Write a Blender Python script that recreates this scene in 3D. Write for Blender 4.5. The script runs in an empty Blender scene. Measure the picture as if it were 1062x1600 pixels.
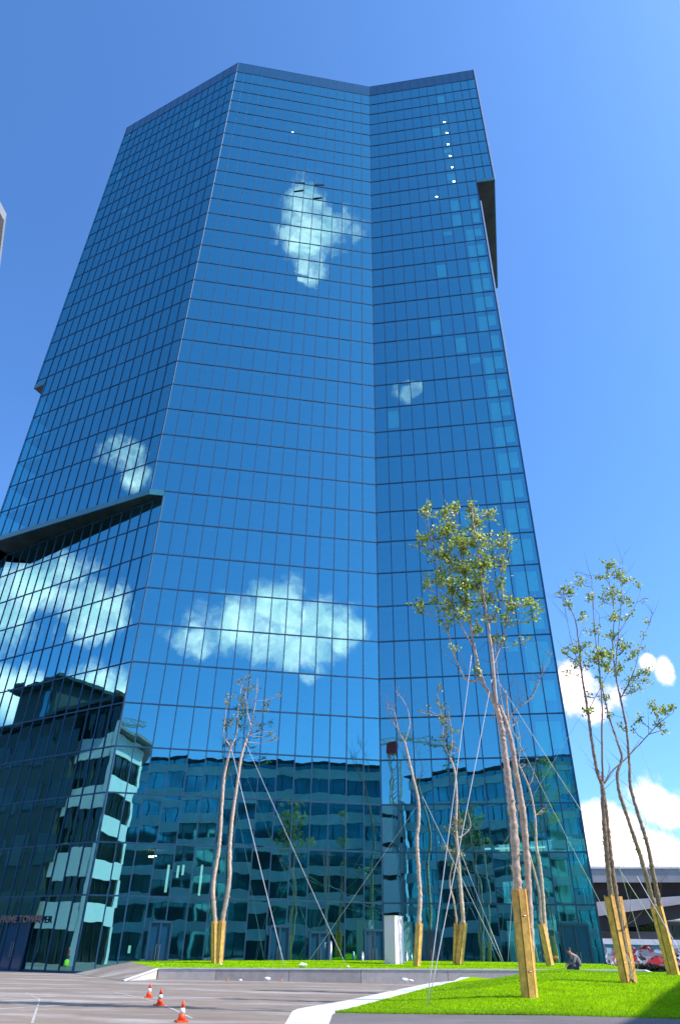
import bpy, math, random
from mathutils import Vector, Matrix, noise as mnoise
random.seed(7)
R = math.radians
scn = bpy.context.scene
COL = scn.collection

# ------------------------------------------------------------------ camera
F = 1056.417 / 1062.0            # focal length in picture widths
PITCH = R(33.0332); ROLL = R(-1.07824); EYE = 1.5
cam = bpy.data.cameras.new('camera'); co = bpy.data.objects.new('camera', cam); COL.objects.link(co)
cam.sensor_fit = 'HORIZONTAL'; cam.sensor_width = 36.0; cam.lens = 36.0 * F
cam.clip_start = 0.1; cam.clip_end = 20000
co.matrix_world = Matrix.Translation((0, 0, EYE)) @ Matrix.Rotation(R(90) + PITCH, 4, 'X') @ Matrix.Rotation(ROLL * -1, 4, 'Z')
scn.camera = co

def ray(x, y):
    f = 1056.417
    u = (x - 531) / f; v = (800 - y) / f
    cr, sr = math.cos(-ROLL), math.sin(-ROLL)
    u, v = u * cr - v * sr, u * sr + v * cr
    c, s = math.cos(PITCH), math.sin(PITCH)
    return Vector((u, c - v * s, s + v * c))
def aty(x, y, Y):
    d = ray(x, y); return d * (Y / d.y) + Vector((0, 0, EYE))
def atz(x, y, z):
    d = ray(x, y); return d * ((z - EYE) / d.z) + Vector((0, 0, EYE))
def project(p):
    X, Y, Z = p[0], p[1], p[2] - EYE
    c, s = math.cos(PITCH), math.sin(PITCH)
    zc = Y * c + Z * s
    if zc < .1: return None
    u = X / zc; v = (-Y * s + Z * c) / zc
    cr, sr = math.cos(ROLL), math.sin(ROLL)
    u, v = u * cr - v * sr, u * sr + v * cr
    return 531 + 1056.417 * u, 800 - 1056.417 * v

# tower plan (metres)
S = 3.35
def fh(i):
    t = (36 - i) / 36
    return 4.5 + (36 - i) * S * (1 + .12543646 * (t - 1) - .11583126 * (t * t - 1))
IC = (3.66, 56.91); LCu = (-18.31, 53.55); LCl = (-16.98, 53.75); LLu = (-39.5, 64.48); LLm = (-37.89, 63.65)
LLd = (-36.94, 65.99); REu = (20.80, 53.99); REl = (18.4, 54.40)

# ------------------------------------------------------------------ sun, sky, exposure
SUN_EL = R(47); SUN_AZ = math.atan2(.97, -.21)          # azimuth from +Y towards +X
sd = Vector((math.sin(SUN_AZ) * math.cos(SUN_EL), math.cos(SUN_AZ) * math.cos(SUN_EL), math.sin(SUN_EL)))
sl = bpy.data.lights.new('sun', 'SUN'); sl.energy = 4.8; sl.angle = R(.53); sl.color = (1, .955, .88)
so = bpy.data.objects.new('sun', sl); COL.objects.link(so); so.location = (60, -20, 80)
so.rotation_euler = sd.to_track_quat('Z', 'Y').to_euler()
scn.view_settings.view_transform = 'Standard'; scn.view_settings.look = 'None'
scn.view_settings.gamma = 1; scn.view_settings.exposure = 0.42
W = bpy.data.worlds.new('World'); scn.world = W; W.use_nodes = True
nt = W.node_tree; nt.nodes.clear()
def N(t, **k):
    n = nt.nodes.new(t)
    for a, b in k.items(): setattr(n, a, b)
    return n
def L(a, b): nt.links.new(a, b)
wo = N('ShaderNodeOutputWorld'); bg = N('ShaderNodeBackground'); bg.inputs[1].default_value = .115
L(bg.outputs[0], wo.inputs[0])
sky = N('ShaderNodeTexSky', sky_type='NISHITA'); sky.sun_disc = False
sky.sun_elevation = SUN_EL; sky.sun_rotation = SUN_AZ; sky.altitude = 400; sky.air_density = 1.0; sky.dust_density = 1.7; sky.ozone_density = 2.2
tint = N('ShaderNodeMix', data_type='RGBA', blend_type='MULTIPLY'); tint.inputs[0].default_value = 1
L(sky.outputs[0], tint.inputs[6]); tint.inputs[7].default_value = (.86, 1.43, 2.05, 1)
geo = N('ShaderNodeTexCoord')
dirv = N('ShaderNodeVectorMath', operation='NORMALIZE'); L(geo.outputs['Generated'], dirv.inputs[0])
n1 = N('ShaderNodeTexNoise'); n1.inputs['Scale'].default_value = 13; n1.inputs['Detail'].default_value = 9; n1.inputs['Roughness'].default_value = .66
L(dirv.outputs[0], n1.inputs['Vector'])
def M(op, a, b=None, c=None, clamp=False):
    n = N('ShaderNodeMath', operation=op); n.use_clamp = clamp
    for i, v in enumerate((a, b, c)):
        if v is None: continue
        if isinstance(v, (int, float)): n.inputs[i].default_value = v
        else: L(v, n.inputs[i])
    return n.outputs[0]
nz = M('MULTIPLY', M('SUBTRACT', n1.outputs[0], .5), 3.3)

def reflect_dir(d, p0, p1):
    e = Vector((p1[0] - p0[0], p1[1] - p0[1], 0)).normalized(); n = Vector((e.y, -e.x, 0))
    return d - 2 * d.dot(n) * n
def cloud_axes(x, y, a, b, wall=None):
    c = ray(x, y).normalized(); dx = ray(x + a, y).normalized(); dy = ray(x, y - b).normalized()
    if wall: c, dx, dy = [reflect_dir(q, *wall) for q in (c, dx, dy)]
    return c, dx - c, dy - c
LW = (LCu, LLu); LD = (LCl, LLd); MW = (LCu, IC); RW = (IC, REl)
cloud_list = [  # lobes of the cumulus clouds round the sky: centre, half sizes, which wall mirrors them, density
    (435, 952, 62, 58, MW, 1), (365, 980, 75, 52, MW, 1), (490, 975, 78, 52, MW, 1), (312, 1000, 44, 30, MW, .7), (540, 992, 46, 34, MW, .8), (430, 1000, 130, 48, MW, 1),
    (480, 318, 44, 50, MW, .9), (512, 348, 58, 44, MW, .9), (478, 370, 42, 44, MW, .8), (548, 362, 34, 22, MW, .6), (486, 416, 26, 28, MW, .5),
    (640, 612, 24, 20, RW, .45), (192, 712, 50, 32, LW, .6), (216, 738, 30, 30, LW, .55),
    (98, 895, 60, 46, LD, 1), (135, 945, 80, 52, LD, 1), (50, 925, 90, 60, LD, 1), (5, 955, 80, 74, LD, 1), (150, 975, 70, 36, LD, .8),
    (150, 1072, 52, 44, LD, 1), (192, 1105, 60, 46, LD, 1), (110, 1112, 70, 40, LD, 1), (12, 1088, 60, 56, LD, .9), (690, 1236, 44, 18, RW, .5),
    (900, 1068, 48, 48, None, 1.0), (935, 1090, 50, 36, None, .7), (1012, 1035, 16, 16, None, .5), (1038, 1048, 17, 24, None, .7), (955, 1285, 70, 36, None, .8), (1040, 1268, 75, 42, None, 1.0),
    (1000, 1335, 220, 62, None, 1.1), (1140, 1300, 130, 90, None, 1.0), (700, 1340, 260, 60, None, 1.0), (300, 1340, 400, 60, None, .8)]
mx = None
for (x, y, a, b, wall, dens) in cloud_list:
    c, t1, t2 = cloud_axes(x, y, a * 1.03, b * 1.03, wall)
    sub = N('ShaderNodeVectorMath', operation='SUBTRACT'); L(dirv.outputs[0], sub.inputs[0]); sub.inputs[1].default_value = c
    cmp_ = N('ShaderNodeCombineXYZ')
    for i, ax in enumerate((t1 / t1.length_squared, t2 / t2.length_squared, c * 3)):
        dt = N('ShaderNodeVectorMath', operation='DOT_PRODUCT'); L(sub.outputs[0], dt.inputs[0]); dt.inputs[1].default_value = ax
        L(dt.outputs['Value'], cmp_.inputs[i])
    ln = N('ShaderNodeVectorMath', operation='LENGTH'); L(cmp_.outputs[0], ln.inputs[0])
    m = M('MULTIPLY', M('SUBTRACT', 1.0, ln.outputs['Value']), 1.5)
    v = M('ADD', M('MINIMUM', m, dens), nz)
    
    mx = v if mx is None else M('MAXIMUM', mx, v)
mr = N('ShaderNodeMapRange', interpolation_type='SMOOTHSTEP'); L(mx, mr.inputs[0])
mr.inputs[1].default_value = .02; mr.inputs[2].default_value = 1.35
n2 = N('ShaderNodeTexNoise'); n2.inputs['Scale'].default_value = 22; n2.inputs['Detail'].default_value = 6
L(dirv.outputs[0], n2.inputs['Vector'])
cr = N('ShaderNodeMapRange'); L(n2.outputs[0], cr.inputs[0]); cr.inputs[1].default_value = .40; cr.inputs[2].default_value = .60
ccol = N('ShaderNodeMix', data_type='RGBA'); L(cr.outputs[0], ccol.inputs[0])
ccol.inputs[6].default_value = (15, 12.8, 13, 1); ccol.inputs[7].default_value = (26, 17.5, 16.5, 1)
fin = N('ShaderNodeMix', data_type='RGBA'); L(mr.outputs[0], fin.inputs[0]); L(tint.outputs[2], fin.inputs[6]); L(ccol.outputs[2], fin.inputs[7])
L(fin.outputs[2], bg.inputs[0])

# ------------------------------------------------------------------ materials
def mat(name, col, rough=.7, metal=0, var=.0, scale=6, bump=0, bscale=40, spec=.5, coords='Object', emis=None, estr=0, detail=5):
    m = bpy.data.materials.new(name); m.use_nodes = True; t = m.node_tree; b = t.nodes['Principled BSDF']
    b.inputs['Base Color'].default_value = (*col, 1); b.inputs['Roughness'].default_value = rough; b.inputs['Metallic'].default_value = metal
    b.inputs['Specular IOR Level'].default_value = spec
    tc = t.nodes.new('ShaderNodeTexCoord')
    if var:
        n = t.nodes.new('ShaderNodeTexNoise'); n.inputs['Scale'].default_value = scale; n.inputs['Detail'].default_value = detail
        n.inputs['Roughness'].default_value = .62
        t.links.new(tc.outputs[coords], n.inputs['Vector'])
        mr = t.nodes.new('ShaderNodeMapRange'); mr.inputs[1].default_value = .3; mr.inputs[2].default_value = .7
        mr.inputs[3].default_value = 1 - var; mr.inputs[4].default_value = 1 + var; t.links.new(n.outputs[0], mr.inputs[0])
        mm = t.nodes.new('ShaderNodeVectorMath'); mm.operation = 'SCALE'; mm.inputs[0].default_value = col
        t.links.new(mr.outputs[0], mm.inputs['Scale']); t.links.new(mm.outputs[0], b.inputs['Base Color'])
    if bump:
        n = t.nodes.new('ShaderNodeTexNoise'); n.inputs['Scale'].default_value = bscale; n.inputs['Detail'].default_value = 4
        t.links.new(tc.outputs[coords], n.inputs['Vector'])
        bp = t.nodes.new('ShaderNodeBump'); bp.inputs['Strength'].default_value = bump; bp.inputs['Distance'].default_value = .02
        t.links.new(n.outputs[0], bp.inputs['Height']); t.links.new(bp.outputs[0], b.inputs['Normal'])
    if emis:
        b.inputs['Emission Color'].default_value = (*emis, 1); b.inputs['Emission Strength'].default_value = estr
    return m

def glass_mat(name, refl, trans, fac, bump=.0, bscale=.5, rough=.0):
    m = bpy.data.materials.new(name); m.use_nodes = True; t = m.node_tree; t.nodes.clear()
    o = t.nodes.new('ShaderNodeOutputMaterial'); mx = t.nodes.new('ShaderNodeMixShader')
    g = t.nodes.new('ShaderNodeBsdfGlossy'); g.inputs['Roughness'].default_value = rough; g.inputs['Color'].default_value = (*refl, 1)
    tr = t.nodes.new('ShaderNodeBsdfTransparent'); tr.inputs['Color'].default_value = (*trans, 1)
    lw = t.nodes.new('ShaderNodeLayerWeight'); lw.inputs['Blend'].default_value = .25
    mr = t.nodes.new('ShaderNodeMapRange'); mr.inputs[3].default_value = fac; mr.inputs[4].default_value = 1
    t.links.new(lw.outputs['Fresnel'], mr.inputs[0]); t.links.new(mr.outputs[0], mx.inputs[0])
    t.links.new(tr.outputs[0], mx.inputs[1]); t.links.new(g.outputs[0], mx.inputs[2]); t.links.new(mx.outputs[0], o.inputs[0])
    if bump:
        tc = t.nodes.new('ShaderNodeTexCoord'); mp = t.nodes.new('ShaderNodeMapping'); mp.inputs['Scale'].default_value = (1, 1, .8)
        t.links.new(tc.outputs['Object'], mp.inputs[0])
        n = t.nodes.new('ShaderNodeTexNoise'); n.inputs['Scale'].default_value = bscale; n.inputs['Detail'].default_value = 1.5
        t.links.new(mp.outputs[0], n.inputs['Vector'])
        bp = t.nodes.new('ShaderNodeBump'); bp.inputs['Strength'].default_value = 1; bp.inputs['Distance'].default_value = bump
        t.links.new(n.outputs[0], bp.inputs['Height']); t.links.new(bp.outputs[0], g.inputs['Normal'])
    return m

TINT = (.26, .71, .79)
MT = {}
MT['glass'] = glass_mat('tower_glass', TINT, (.45, 1.0, .98), .58, bump=.0060, bscale=.55)
MT['metal'] = mat('tower_frame_metal', (.010, .065, .14), rough=.6, metal=.0, var=.1, scale=1)
MT['parapet'] = mat('parapet_glass', (.008, .075, .16), rough=.12, metal=.0, var=.12, scale=.6, spec=.9)
MT['band'] = mat('band_panel', (.05, .21, .26), rough=.3, metal=.1, var=.12, scale=.7)
MT['soffit'] = mat('soffit_metal', (.035, .05, .045), rough=.35, metal=.4, var=.5, scale=.45)
MT['trim'] = mat('light_trim', (.75, .76, .78), rough=.35, metal=.2, var=.04, scale=3)
MT['slab'] = mat('interior_ceiling', (.16, .22, .24), rough=.8, var=.15, scale=.5)
MT['core'] = mat('interior_core', (.05, .10, .13), rough=.8, var=.5, scale=.25)
MT['blind'] = mat('blind_fabric', (.80, .96, .78), rough=.9, var=.08, scale=1)
MT['lamp'] = mat('lamp_glow', (1, .9, .7), emis=(1, .62, .32), estr=26)
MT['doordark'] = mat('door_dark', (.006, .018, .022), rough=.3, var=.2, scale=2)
MT['steel'] = mat('brushed_steel', (.5, .5, .5), rough=.3, metal=.9, var=.1, scale=8)
MT['pinkletter'] = mat('letter_metal', (.26, .20, .20), rough=.35, metal=.5, var=.2, scale=3)
def asphalt(name, col, chalk=0):
    m = mat(name, col, rough=.9, var=.10, scale=1.1, bump=.5, bscale=60, detail=9)
    t = m.node_tree; b = t.nodes['Principled BSDF']
    src = b.inputs['Base Color'].links[0].from_socket
    tc = t.nodes.new('ShaderNodeTexCoord')
    def nz_(s, lo, hi, st=(1, 1, 1), det=6):
        mp = t.nodes.new('ShaderNodeMapping'); mp.inputs['Scale'].default_value = st; t.links.new(tc.outputs['Object'], mp.inputs[0])
        n = t.nodes.new('ShaderNodeTexNoise'); n.inputs['Scale'].default_value = s; n.inputs['Detail'].default_value = det
        n.inputs['Roughness'].default_value = .7; t.links.new(mp.outputs[0], n.inputs['Vector'])
        r = t.nodes.new('ShaderNodeMapRange'); r.inputs[1].default_value = lo; r.inputs[2].default_value = hi
        t.links.new(n.outputs[0], r.inputs[0]); return r.outputs[0]
    g = nz_(90, .3, .7, det=2)
    mx = t.nodes.new('ShaderNodeMix'); mx.data_type = 'RGBA'; mx.inputs[0].default_value = 1; mx.blend_type = 'MULTIPLY'
    cr_ = t.nodes.new('ShaderNodeMapRange'); cr_.inputs[3].default_value = .82; cr_.inputs[4].default_value = 1.18; t.links.new(g, cr_.inputs[0])
    t.links.new(src, mx.inputs[6]); t.links.new(cr_.outputs[0], mx.inputs[7]); out = mx.outputs[2]
    if chalk:
        a = nz_(.28, .50, .66, (.5, 1.6, 1), 9)
        m2 = t.nodes.new('ShaderNodeMix'); m2.data_type = 'RGBA'; m2.inputs[7].default_value = (.50, .46, .47, 1)
        k = t.nodes.new('ShaderNodeMath'); k.operation = 'MULTIPLY'; k.inputs[1].default_value = chalk; t.links.new(a, k.inputs[0])
        t.links.new(k.outputs[0], m2.inputs[0]); t.links.new(out, m2.inputs[6]); out = m2.outputs[2]
        a = nz_(.13, .55, .62, (1, 2.4, 1), 3)
        m3 = t.nodes.new('ShaderNodeMix'); m3.data_type = 'RGBA'; m3.blend_type = 'MULTIPLY'; m3.inputs[7].default_value = (.88, .87, .88, 1)
        t.links.new(a, m3.inputs[0]); t.links.new(out, m3.inputs[6]); out = m3.outputs[2]
    t.links.new(out, b.inputs['Base Color']); return m
MT['asphalt'] = asphalt('plaza_asphalt', (.232, .180, .150), .6)
MT['asphalt2'] = asphalt('forecourt_asphalt', (.15, .13, .135), .12)
MT['concrete'] = mat('wall_concrete', (.56, .50, .47), rough=.85, var=.12, scale=2.5, bump=.3, bscale=30)
MT['conc_dark'] = mat('wall_concrete_dark', (.42, .375, .36), rough=.85, var=.12, scale=2.5, bump=.3, bscale=30)
MT['coping'] = mat('coping_stone', (.66, .65, .66), rough=.7, var=.12, scale=1.6)
MT['soil'] = mat('lawn_turf', (.24, .43, .003), rough=1, var=.30, scale=1.1, bump=1, bscale=60, detail=9, spec=0)
MT['wood'] = mat('guard_wood', (.78, .43, .12), rough=.85, var=.35, scale=4, bump=.5, bscale=20)
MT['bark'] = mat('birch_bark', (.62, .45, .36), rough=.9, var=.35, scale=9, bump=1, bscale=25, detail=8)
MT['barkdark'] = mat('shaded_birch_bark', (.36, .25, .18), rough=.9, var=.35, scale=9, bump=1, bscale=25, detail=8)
MT['twig'] = mat('twig_bark', (.20, .14, .11), rough=.9, var=.3, scale=9)
MT['cable'] = mat('cable_steel', (.66, .64, .68), rough=.7, metal=.0)
MT['cone'] = mat('cone_orange', (.85, .09, .02), rough=.45, var=.05, scale=20)
MT['coneband'] = mat('cone_band', (.85, .85, .86), rough=.4)
MT['white'] = mat('white_paint', (.86, .70, .88), rough=.5, var=.03, scale=2)
MT['render_white'] = mat('white_render', (.92, .90, .84), rough=.8, var=.05, scale=.6)
MT['render_dark_shade'] = mat('dark_and_shaded_render', (.03, .05, .05), rough=.6, var=.2, scale=.5)  # dark trim and roofs; on the corner building's wing it paints shade
MT['winglass'] = mat('dark_window_glass', (.008, .018, .016), rough=.12, spec=.4, var=.5, scale=.7)
MT['gglass'] = mat('office_glass', (.09, .32, .35), rough=.05, metal=.85, spec=1.0, var=.35, scale=.3)
MT['gband'] = mat('office_spandrel', (.36, .60, .58), rough=.3, metal=.1, var=.25, scale=.18)
MT['gdark'] = mat('office_slab', (.02, .035, .04), rough=.5, var=.2, scale=.5)
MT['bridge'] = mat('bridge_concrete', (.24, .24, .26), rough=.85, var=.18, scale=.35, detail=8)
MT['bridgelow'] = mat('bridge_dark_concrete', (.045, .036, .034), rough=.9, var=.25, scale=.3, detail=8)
MT['pinkconc'] = mat('ramp_concrete', (.42, .36, .37), rough=.85, var=.15, scale=.4)
MT['crane'] = mat('crane_paint', (.55, .48, .30), rough=.5, var=.1, scale=2)
MT['cranered'] = mat('crane_red', (.6, .05, .04), rough=.5, var=.1, scale=2)
MT['skin'] = mat('skin', (.50, .27, .19), rough=.6, var=.05, scale=9)
MT['hair'] = mat('hair', (.10, .06, .04), rough=.8, var=.3, scale=40)
MT['shirt'] = mat('grey_jacket', (.17, .165, .19), rough=.8, var=.22, scale=5, bump=.4, bscale=12)
MT['jeans'] = mat('dark_jeans', (.035, .06, .09), rough=.85, var=.2, scale=9)
MT['shoe'] = mat('dark_shoe', (.02, .02, .02), rough=.6)
MT['redcloth'] = mat('red_cloth', (.65, .03, .06), rough=.8, var=.1, scale=9)
MT['hivis'] = mat('hivis_cloth', (.55, .85, .05), rough=.8, var=.1, scale=9)
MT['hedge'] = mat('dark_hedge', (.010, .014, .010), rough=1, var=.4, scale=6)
MT['litter'] = mat('paper_litter', (.85, .84, .82), rough=.8, var=.06, scale=9)
MT['orangelitter'] = mat('orange_litter', (.75, .25, .08), rough=.8)

def leafmat(name, c1, c2, c3, trl=.35):
    m = bpy.data.materials.new(name); m.use_nodes = True; t = m.node_tree; t.nodes.clear()
    o = t.nodes.new('ShaderNodeOutputMaterial'); g = t.nodes.new('ShaderNodeNewGeometry'); rp = t.nodes.new('ShaderNodeValToRGB')
    t.links.new(g.outputs['Random Per Island'], rp.inputs[0])
    e = rp.color_ramp.elements; e[0].position = 0; e[0].color = (*c1, 1); e[1].position = 1; e[1].color = (*c3, 1)
    k = e.new(.55); k.color = (*c2, 1)
    d = t.nodes.new('ShaderNodeBsdfPrincipled'); d.inputs['Roughness'].default_value = .45; t.links.new(rp.outputs[0], d.inputs['Base Color'])
    tl = t.nodes.new('ShaderNodeBsdfTranslucent'); t.links.new(rp.outputs[0], tl.inputs[0])
    mx = t.nodes.new('ShaderNodeMixShader'); mx.inputs[0].default_value = trl
    t.links.new(d.outputs[0], mx.inputs[1]); t.links.new(tl.outputs[0], mx.inputs[2]); t.links.new(mx.outputs[0], o.inputs[0])
    return m
MT['leaf'] = leafmat('birch_leaves', (.10, .20, .015), (.46, .56, .05), (.90, .86, .38))
MT['leafdry'] = leafmat('pale_birch_leaves', (.12, .14, .04), (.30, .30, .12), (.50, .46, .24))
MT['blade'] = leafmat('grass_blades', (.17, .37, .002), (.30, .52, .003), (.46, .64, .010), .5)
MT['bush'] = leafmat('bush_leaves', (.05, .12, .02), (.12, .25, .03), (.2, .35, .05))
# graffiti paint: a real painted pattern on the panel
def graffiti():
    m = bpy.data.materials.new('graffiti_paint'); m.use_nodes = True; t = m.node_tree; b = t.nodes['Principled BSDF']; b.inputs['Roughness'].default_value = .7
    tc = t.nodes.new('ShaderNodeTexCoord'); prev = None
    col = (.40, .37, .38, 1)
    for i, (s, th, c, dist) in enumerate([(.16, .60, (.55, .02, .03, 1), 3.5), (.26, .60, (.85, .85, .82, 1), 5), (.45, .60, (.02, .02, .03, 1), 4), (.3, .66, (.65, .08, .07, 1), 6), (.2, .64, (.05, .25, .30, 1), 2)]):
        mp = t.nodes.new('ShaderNodeMapping'); mp.inputs['Location'].default_value = (i * 13.1, i * 7.7, i * 3.3); mp.inputs['Scale'].default_value = (1, 1, 1.3)
        t.links.new(tc.outputs['Object'], mp.inputs[0])
        n = t.nodes.new('ShaderNodeTexNoise'); n.inputs['Scale'].default_value = s; n.inputs['Distortion'].default_value = dist; n.inputs['Detail'].default_value = 1
        t.links.new(mp.outputs[0], n.inputs['Vector'])
        g = t.nodes.new('ShaderNodeMath'); g.operation = 'GREATER_THAN'; g.inputs[1].default_value = th - .02; t.links.new(n.outputs[0], g.inputs[0])
        x = t.nodes.new('ShaderNodeMix'); x.data_type = 'RGBA'; t.links.new(g.outputs[0], x.inputs[0]); x.inputs[7].default_value = c
        if prev is None: x.inputs[6].default_value = col
        else: t.links.new(prev, x.inputs[6])
        prev = x.outputs[2]
    t.links.new(prev, b.inputs['Base Color']); return m
MT['graffiti'] = graffiti()

# ------------------------------------------------------------------ mesh helpers
class MB:
    def __init__(s): s.v = []; s.f = []; s.sm = []
    def quad(s, a, b, c, d):
        i = len(s.v); s.v += [tuple(a), tuple(b), tuple(c), tuple(d)]; s.f.append((i, i + 1, i + 2, i + 3)); s.sm.append(False)
    def face(s, pts):
        i = len(s.v); s.v += [tuple(p) for p in pts]; s.f.append(tuple(range(i, i + len(pts)))); s.sm.append(False)
    def box(s, c, size, rz=0):
        cx, cy, cz = c; sx, sy, sz = size[0] / 2, size[1] / 2, size[2] / 2; ca, sa = math.cos(rz), math.sin(rz); i = len(s.v)
        for dz in (-sz, sz):
            for dx, dy in ((-sx, -sy), (sx, -sy), (sx, sy), (-sx, sy)):
                s.v.append((cx + dx * ca - dy * sa, cy + dx * sa + dy * ca, cz + dz))
        for q in ((0, 3, 2, 1), (4, 5, 6, 7), (0, 1, 5, 4), (1, 2, 6, 5), (2, 3, 7, 6), (3, 0, 4, 7)):
            s.f.append(tuple(i + k for k in q)); s.sm.append(False)
    def bar(s, p, q, w, h, up=(0, 0, 1)):      # rectangular bar from p to q, w sideways, h along up
        p = Vector(p); q = Vector(q); d = (q - p).normalized(); u = Vector(up); a = d.cross(u).normalized(); u = a.cross(d).normalized()
        i = len(s.v)
        for e in (p, q):
            for x, y in ((-1, -1), (1, -1), (1, 1), (-1, 1)): s.v.append(tuple(e + a * x * w / 2 + u * y * h / 2))
        for k in ((0, 1, 2, 3), (7, 6, 5, 4), (0, 4, 5, 1), (1, 5, 6, 2), (2, 6, 7, 3), (3, 7, 4, 0)):
            s.f.append(tuple(i + j for j in k)); s.sm.append(False)
    def prism(s, poly, z0, z1):
        i = len(s.v); n = len(poly)
        s.v += [(p[0], p[1], z0) for p in poly] + [(p[0], p[1], z1) for p in poly]
        s.f.append(tuple(i + n + k for k in range(n))); s.sm.append(False)
        s.f.append(tuple(i + k for k in reversed(range(n)))); s.sm.append(False)
        for k in range(n):
            a, b = k, (k + 1) % n; s.f.append((i + a, i + b, i + n + b, i + n + a)); s.sm.append(False)
    def tube(s, pts, rad, n=7, cap=True):
        pts = [Vector(p) for p in pts]; i = len(s.v); a = Vector((1, 0, 0))
        for k, p in enumerate(pts):
            d = (pts[min(k + 1, len(pts) - 1)] - pts[max(k - 1, 0)])
            d = d.normalized() if d.length > 1e-9 else Vector((0, 0, 1))
            a = (a - d * a.dot(d));
            if a.length < 1e-3: a = d.orthogonal()
            a.normalize(); b = d.cross(a); r = rad[k] if hasattr(rad, '__len__') else rad
            for j in range(n):
                t = 2 * math.pi * j / n; s.v.append(tuple(p + (a * math.cos(t) + b * math.sin(t)) * r))
        for k in range(len(pts) - 1):
            for j in range(n):
                j2 = (j + 1) % n; s.f.append((i + k * n + j, i + k * n + j2, i + (k + 1) * n + j2, i + (k + 1) * n + j)); s.sm.append(True)
        if cap:
            s.f.append(tuple(i + j for j in reversed(range(n)))); s.sm.append(False)
            s.f.append(tuple(i + (len(pts) - 1) * n + j for j in range(n))); s.sm.append(False)
    def build(s, name, m, parent=None, origin=None):
        me = bpy.data.meshes.new(name); o = Vector(origin) if origin is not None else Vector((0, 0, 0))
        if parent is not None and origin is None: o = parent.matrix_world.translation.copy() if False else Vector(parent.location)
        me.from_pydata([(x - o.x, y - o.y, z - o.z) for x, y, z in s.v], [], s.f)
        me.polygons.foreach_set('use_smooth', s.sm); me.update()
        ob = bpy.data.objects.new(name, me); COL.objects.link(ob)
        if m: me.materials.append(m)
        if parent is not None:
            ob.parent = parent
            if 'wloc' in parent: pl = Vector(parent['wloc'])
            else: pl = Vector(parent.location)
            # sub-part: keep world placement
            ob.location = (0, 0, 0) if parent.parent is not None or parent.type == 'EMPTY' else (0, 0, 0)
        else: ob.location = o
        return ob
def tag(o, label=None, cat=None, group=None, kind=None):
    if label: o['label'] = label
    if cat: o['category'] = cat
    if group: o['group'] = group
    if kind: o['kind'] = kind
    return o
def empty(name, loc, label, cat, group=None):
    o = bpy.data.objects.new(name, None); COL.objects.link(o); o.location = loc; o.empty_display_size = .3
    return tag(o, label, cat, group)
def sub(name, mb, m, parent):          # sub-part of a part (part sits at its thing's origin)
    return mb.build(name, m, parent, origin=parent.parent.location)
def lerp(a, b, t): return a + (b - a) * t
def l2(a, b, t): return (a[0] + (b[0] - a[0]) * t, a[1] + (b[1] - a[1]) * t)

# ------------------------------------------------------------------ ground and lawns
g = MB(); g.quad((-3000, -3000, 0), (3000, -3000, 0), (3000, 3000, 0), (-3000, 3000, 0))
tag(g.build('ground', MT['asphalt']), kind='structure')

def far_front(u): return Vector(l2((-10, 47.2), (17.7, 46), u)).to_3d() + Vector((0, 0, .5 + .36 * u))
def far_back(u):
    X = lerp(-13.2, 17.9, u)
    Y = 53.9 + (X + 13.2) * .153 - .6 if X < 3.66 else 56.9 - .6 - (X - 3.66) * .17 - .5
    return Vector((X, Y, .74 + .33 * u + .1 * math.sin(math.pi * u)))
def far_pt(u, v): p = far_front(u).lerp(far_back(u), v); return p
def far_z(X, Y):
    v = min(1, max(0, (Y - 46.5) / 8)); u = (X + 11) / 29; return far_pt(u, v).z
edge = [(513, 1602, 17.3), (520, 1583, 20.1), (596, 1563, 24), (668, 1544, 31), (704, 1536, 36)]
edgeo = [(445, 1602, 17.3), (458, 1579, 20.1), (540, 1565, 23.5), (586, 1555, 27), (673, 1537, 34), (709, 1534, 37)]
E_in = [aty(*p) for p in edge] + [Vector((6.9, 41, .5))]; E_out = [aty(*p) for p in edgeo] + [Vector((6.6, 41.6, .5))]
def interp(pts, Y):
    if Y <= pts[0].y: return pts[0]
    for a, b in zip(pts, pts[1:]):
        if Y <= b.y: return a.lerp(b, (Y - a.y) / (b.y - a.y))
    return pts[-1]
prof = [(17, .26), (20, .27), (23, .54), (27, .78), (32, .90), (36, .95), (39, .72), (42, .1)]
def P_(Y):
    if Y <= prof[0][0]: return prof[0][1]
    for a, b in zip(prof, prof[1:]):
        if Y <= b[0]:
            t = (Y - a[0]) / (b[0] - a[0]); return lerp(a[1], b[1], t)
    return prof[-1][1]
def near_z(X, Y):
    e = interp(E_in, Y); t = min(1, max(0, (X - e.x) / 5)); t = t * t * (3 - 2 * t)
    return lerp(e.z, P_(Y), t) + .02 * math.sin(X * .9 + Y * .5) * t
def grid(name, m, pt, nu, nv, kind='structure'):
    b = MB()
    for j in range(nv + 1):
        for i in range(nu + 1): b.v.append(tuple(pt(i / nu, j / nv)))
    for j in range(nv):
        for i in range(nu):
            k = j * (nu + 1) + i; b.f.append((k, k + 1, k + nu + 2, k + nu + 1)); b.sm.append(True)
    return tag(b.build(name, m), kind=kind)
def near_pt(u, v):
    Y = lerp(20.1, 42, v); x0 = interp(E_in, Y).x; X = lerp(x0, 26, u ** 1.3); return Vector((X, Y, near_z(X, Y)))
grid('lawn', MT['soil'], near_pt, 50, 44); grid('lawn', MT['soil'], far_pt, 50, 10)
# skirts under the lawns
sk = MB()
for i in range(30):
    a, b = far_back(i / 30), far_back((i + 1) / 30); sk.quad((a.x, a.y, 0), (b.x, b.y, 0), b, a)
a = far_back(1); b = far_front(1); sk.quad((b.x, b.y, 0), (a.x, a.y, 0), a, b)
tag(sk.build('lawn_bank', MT['soil']), kind='structure')
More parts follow.
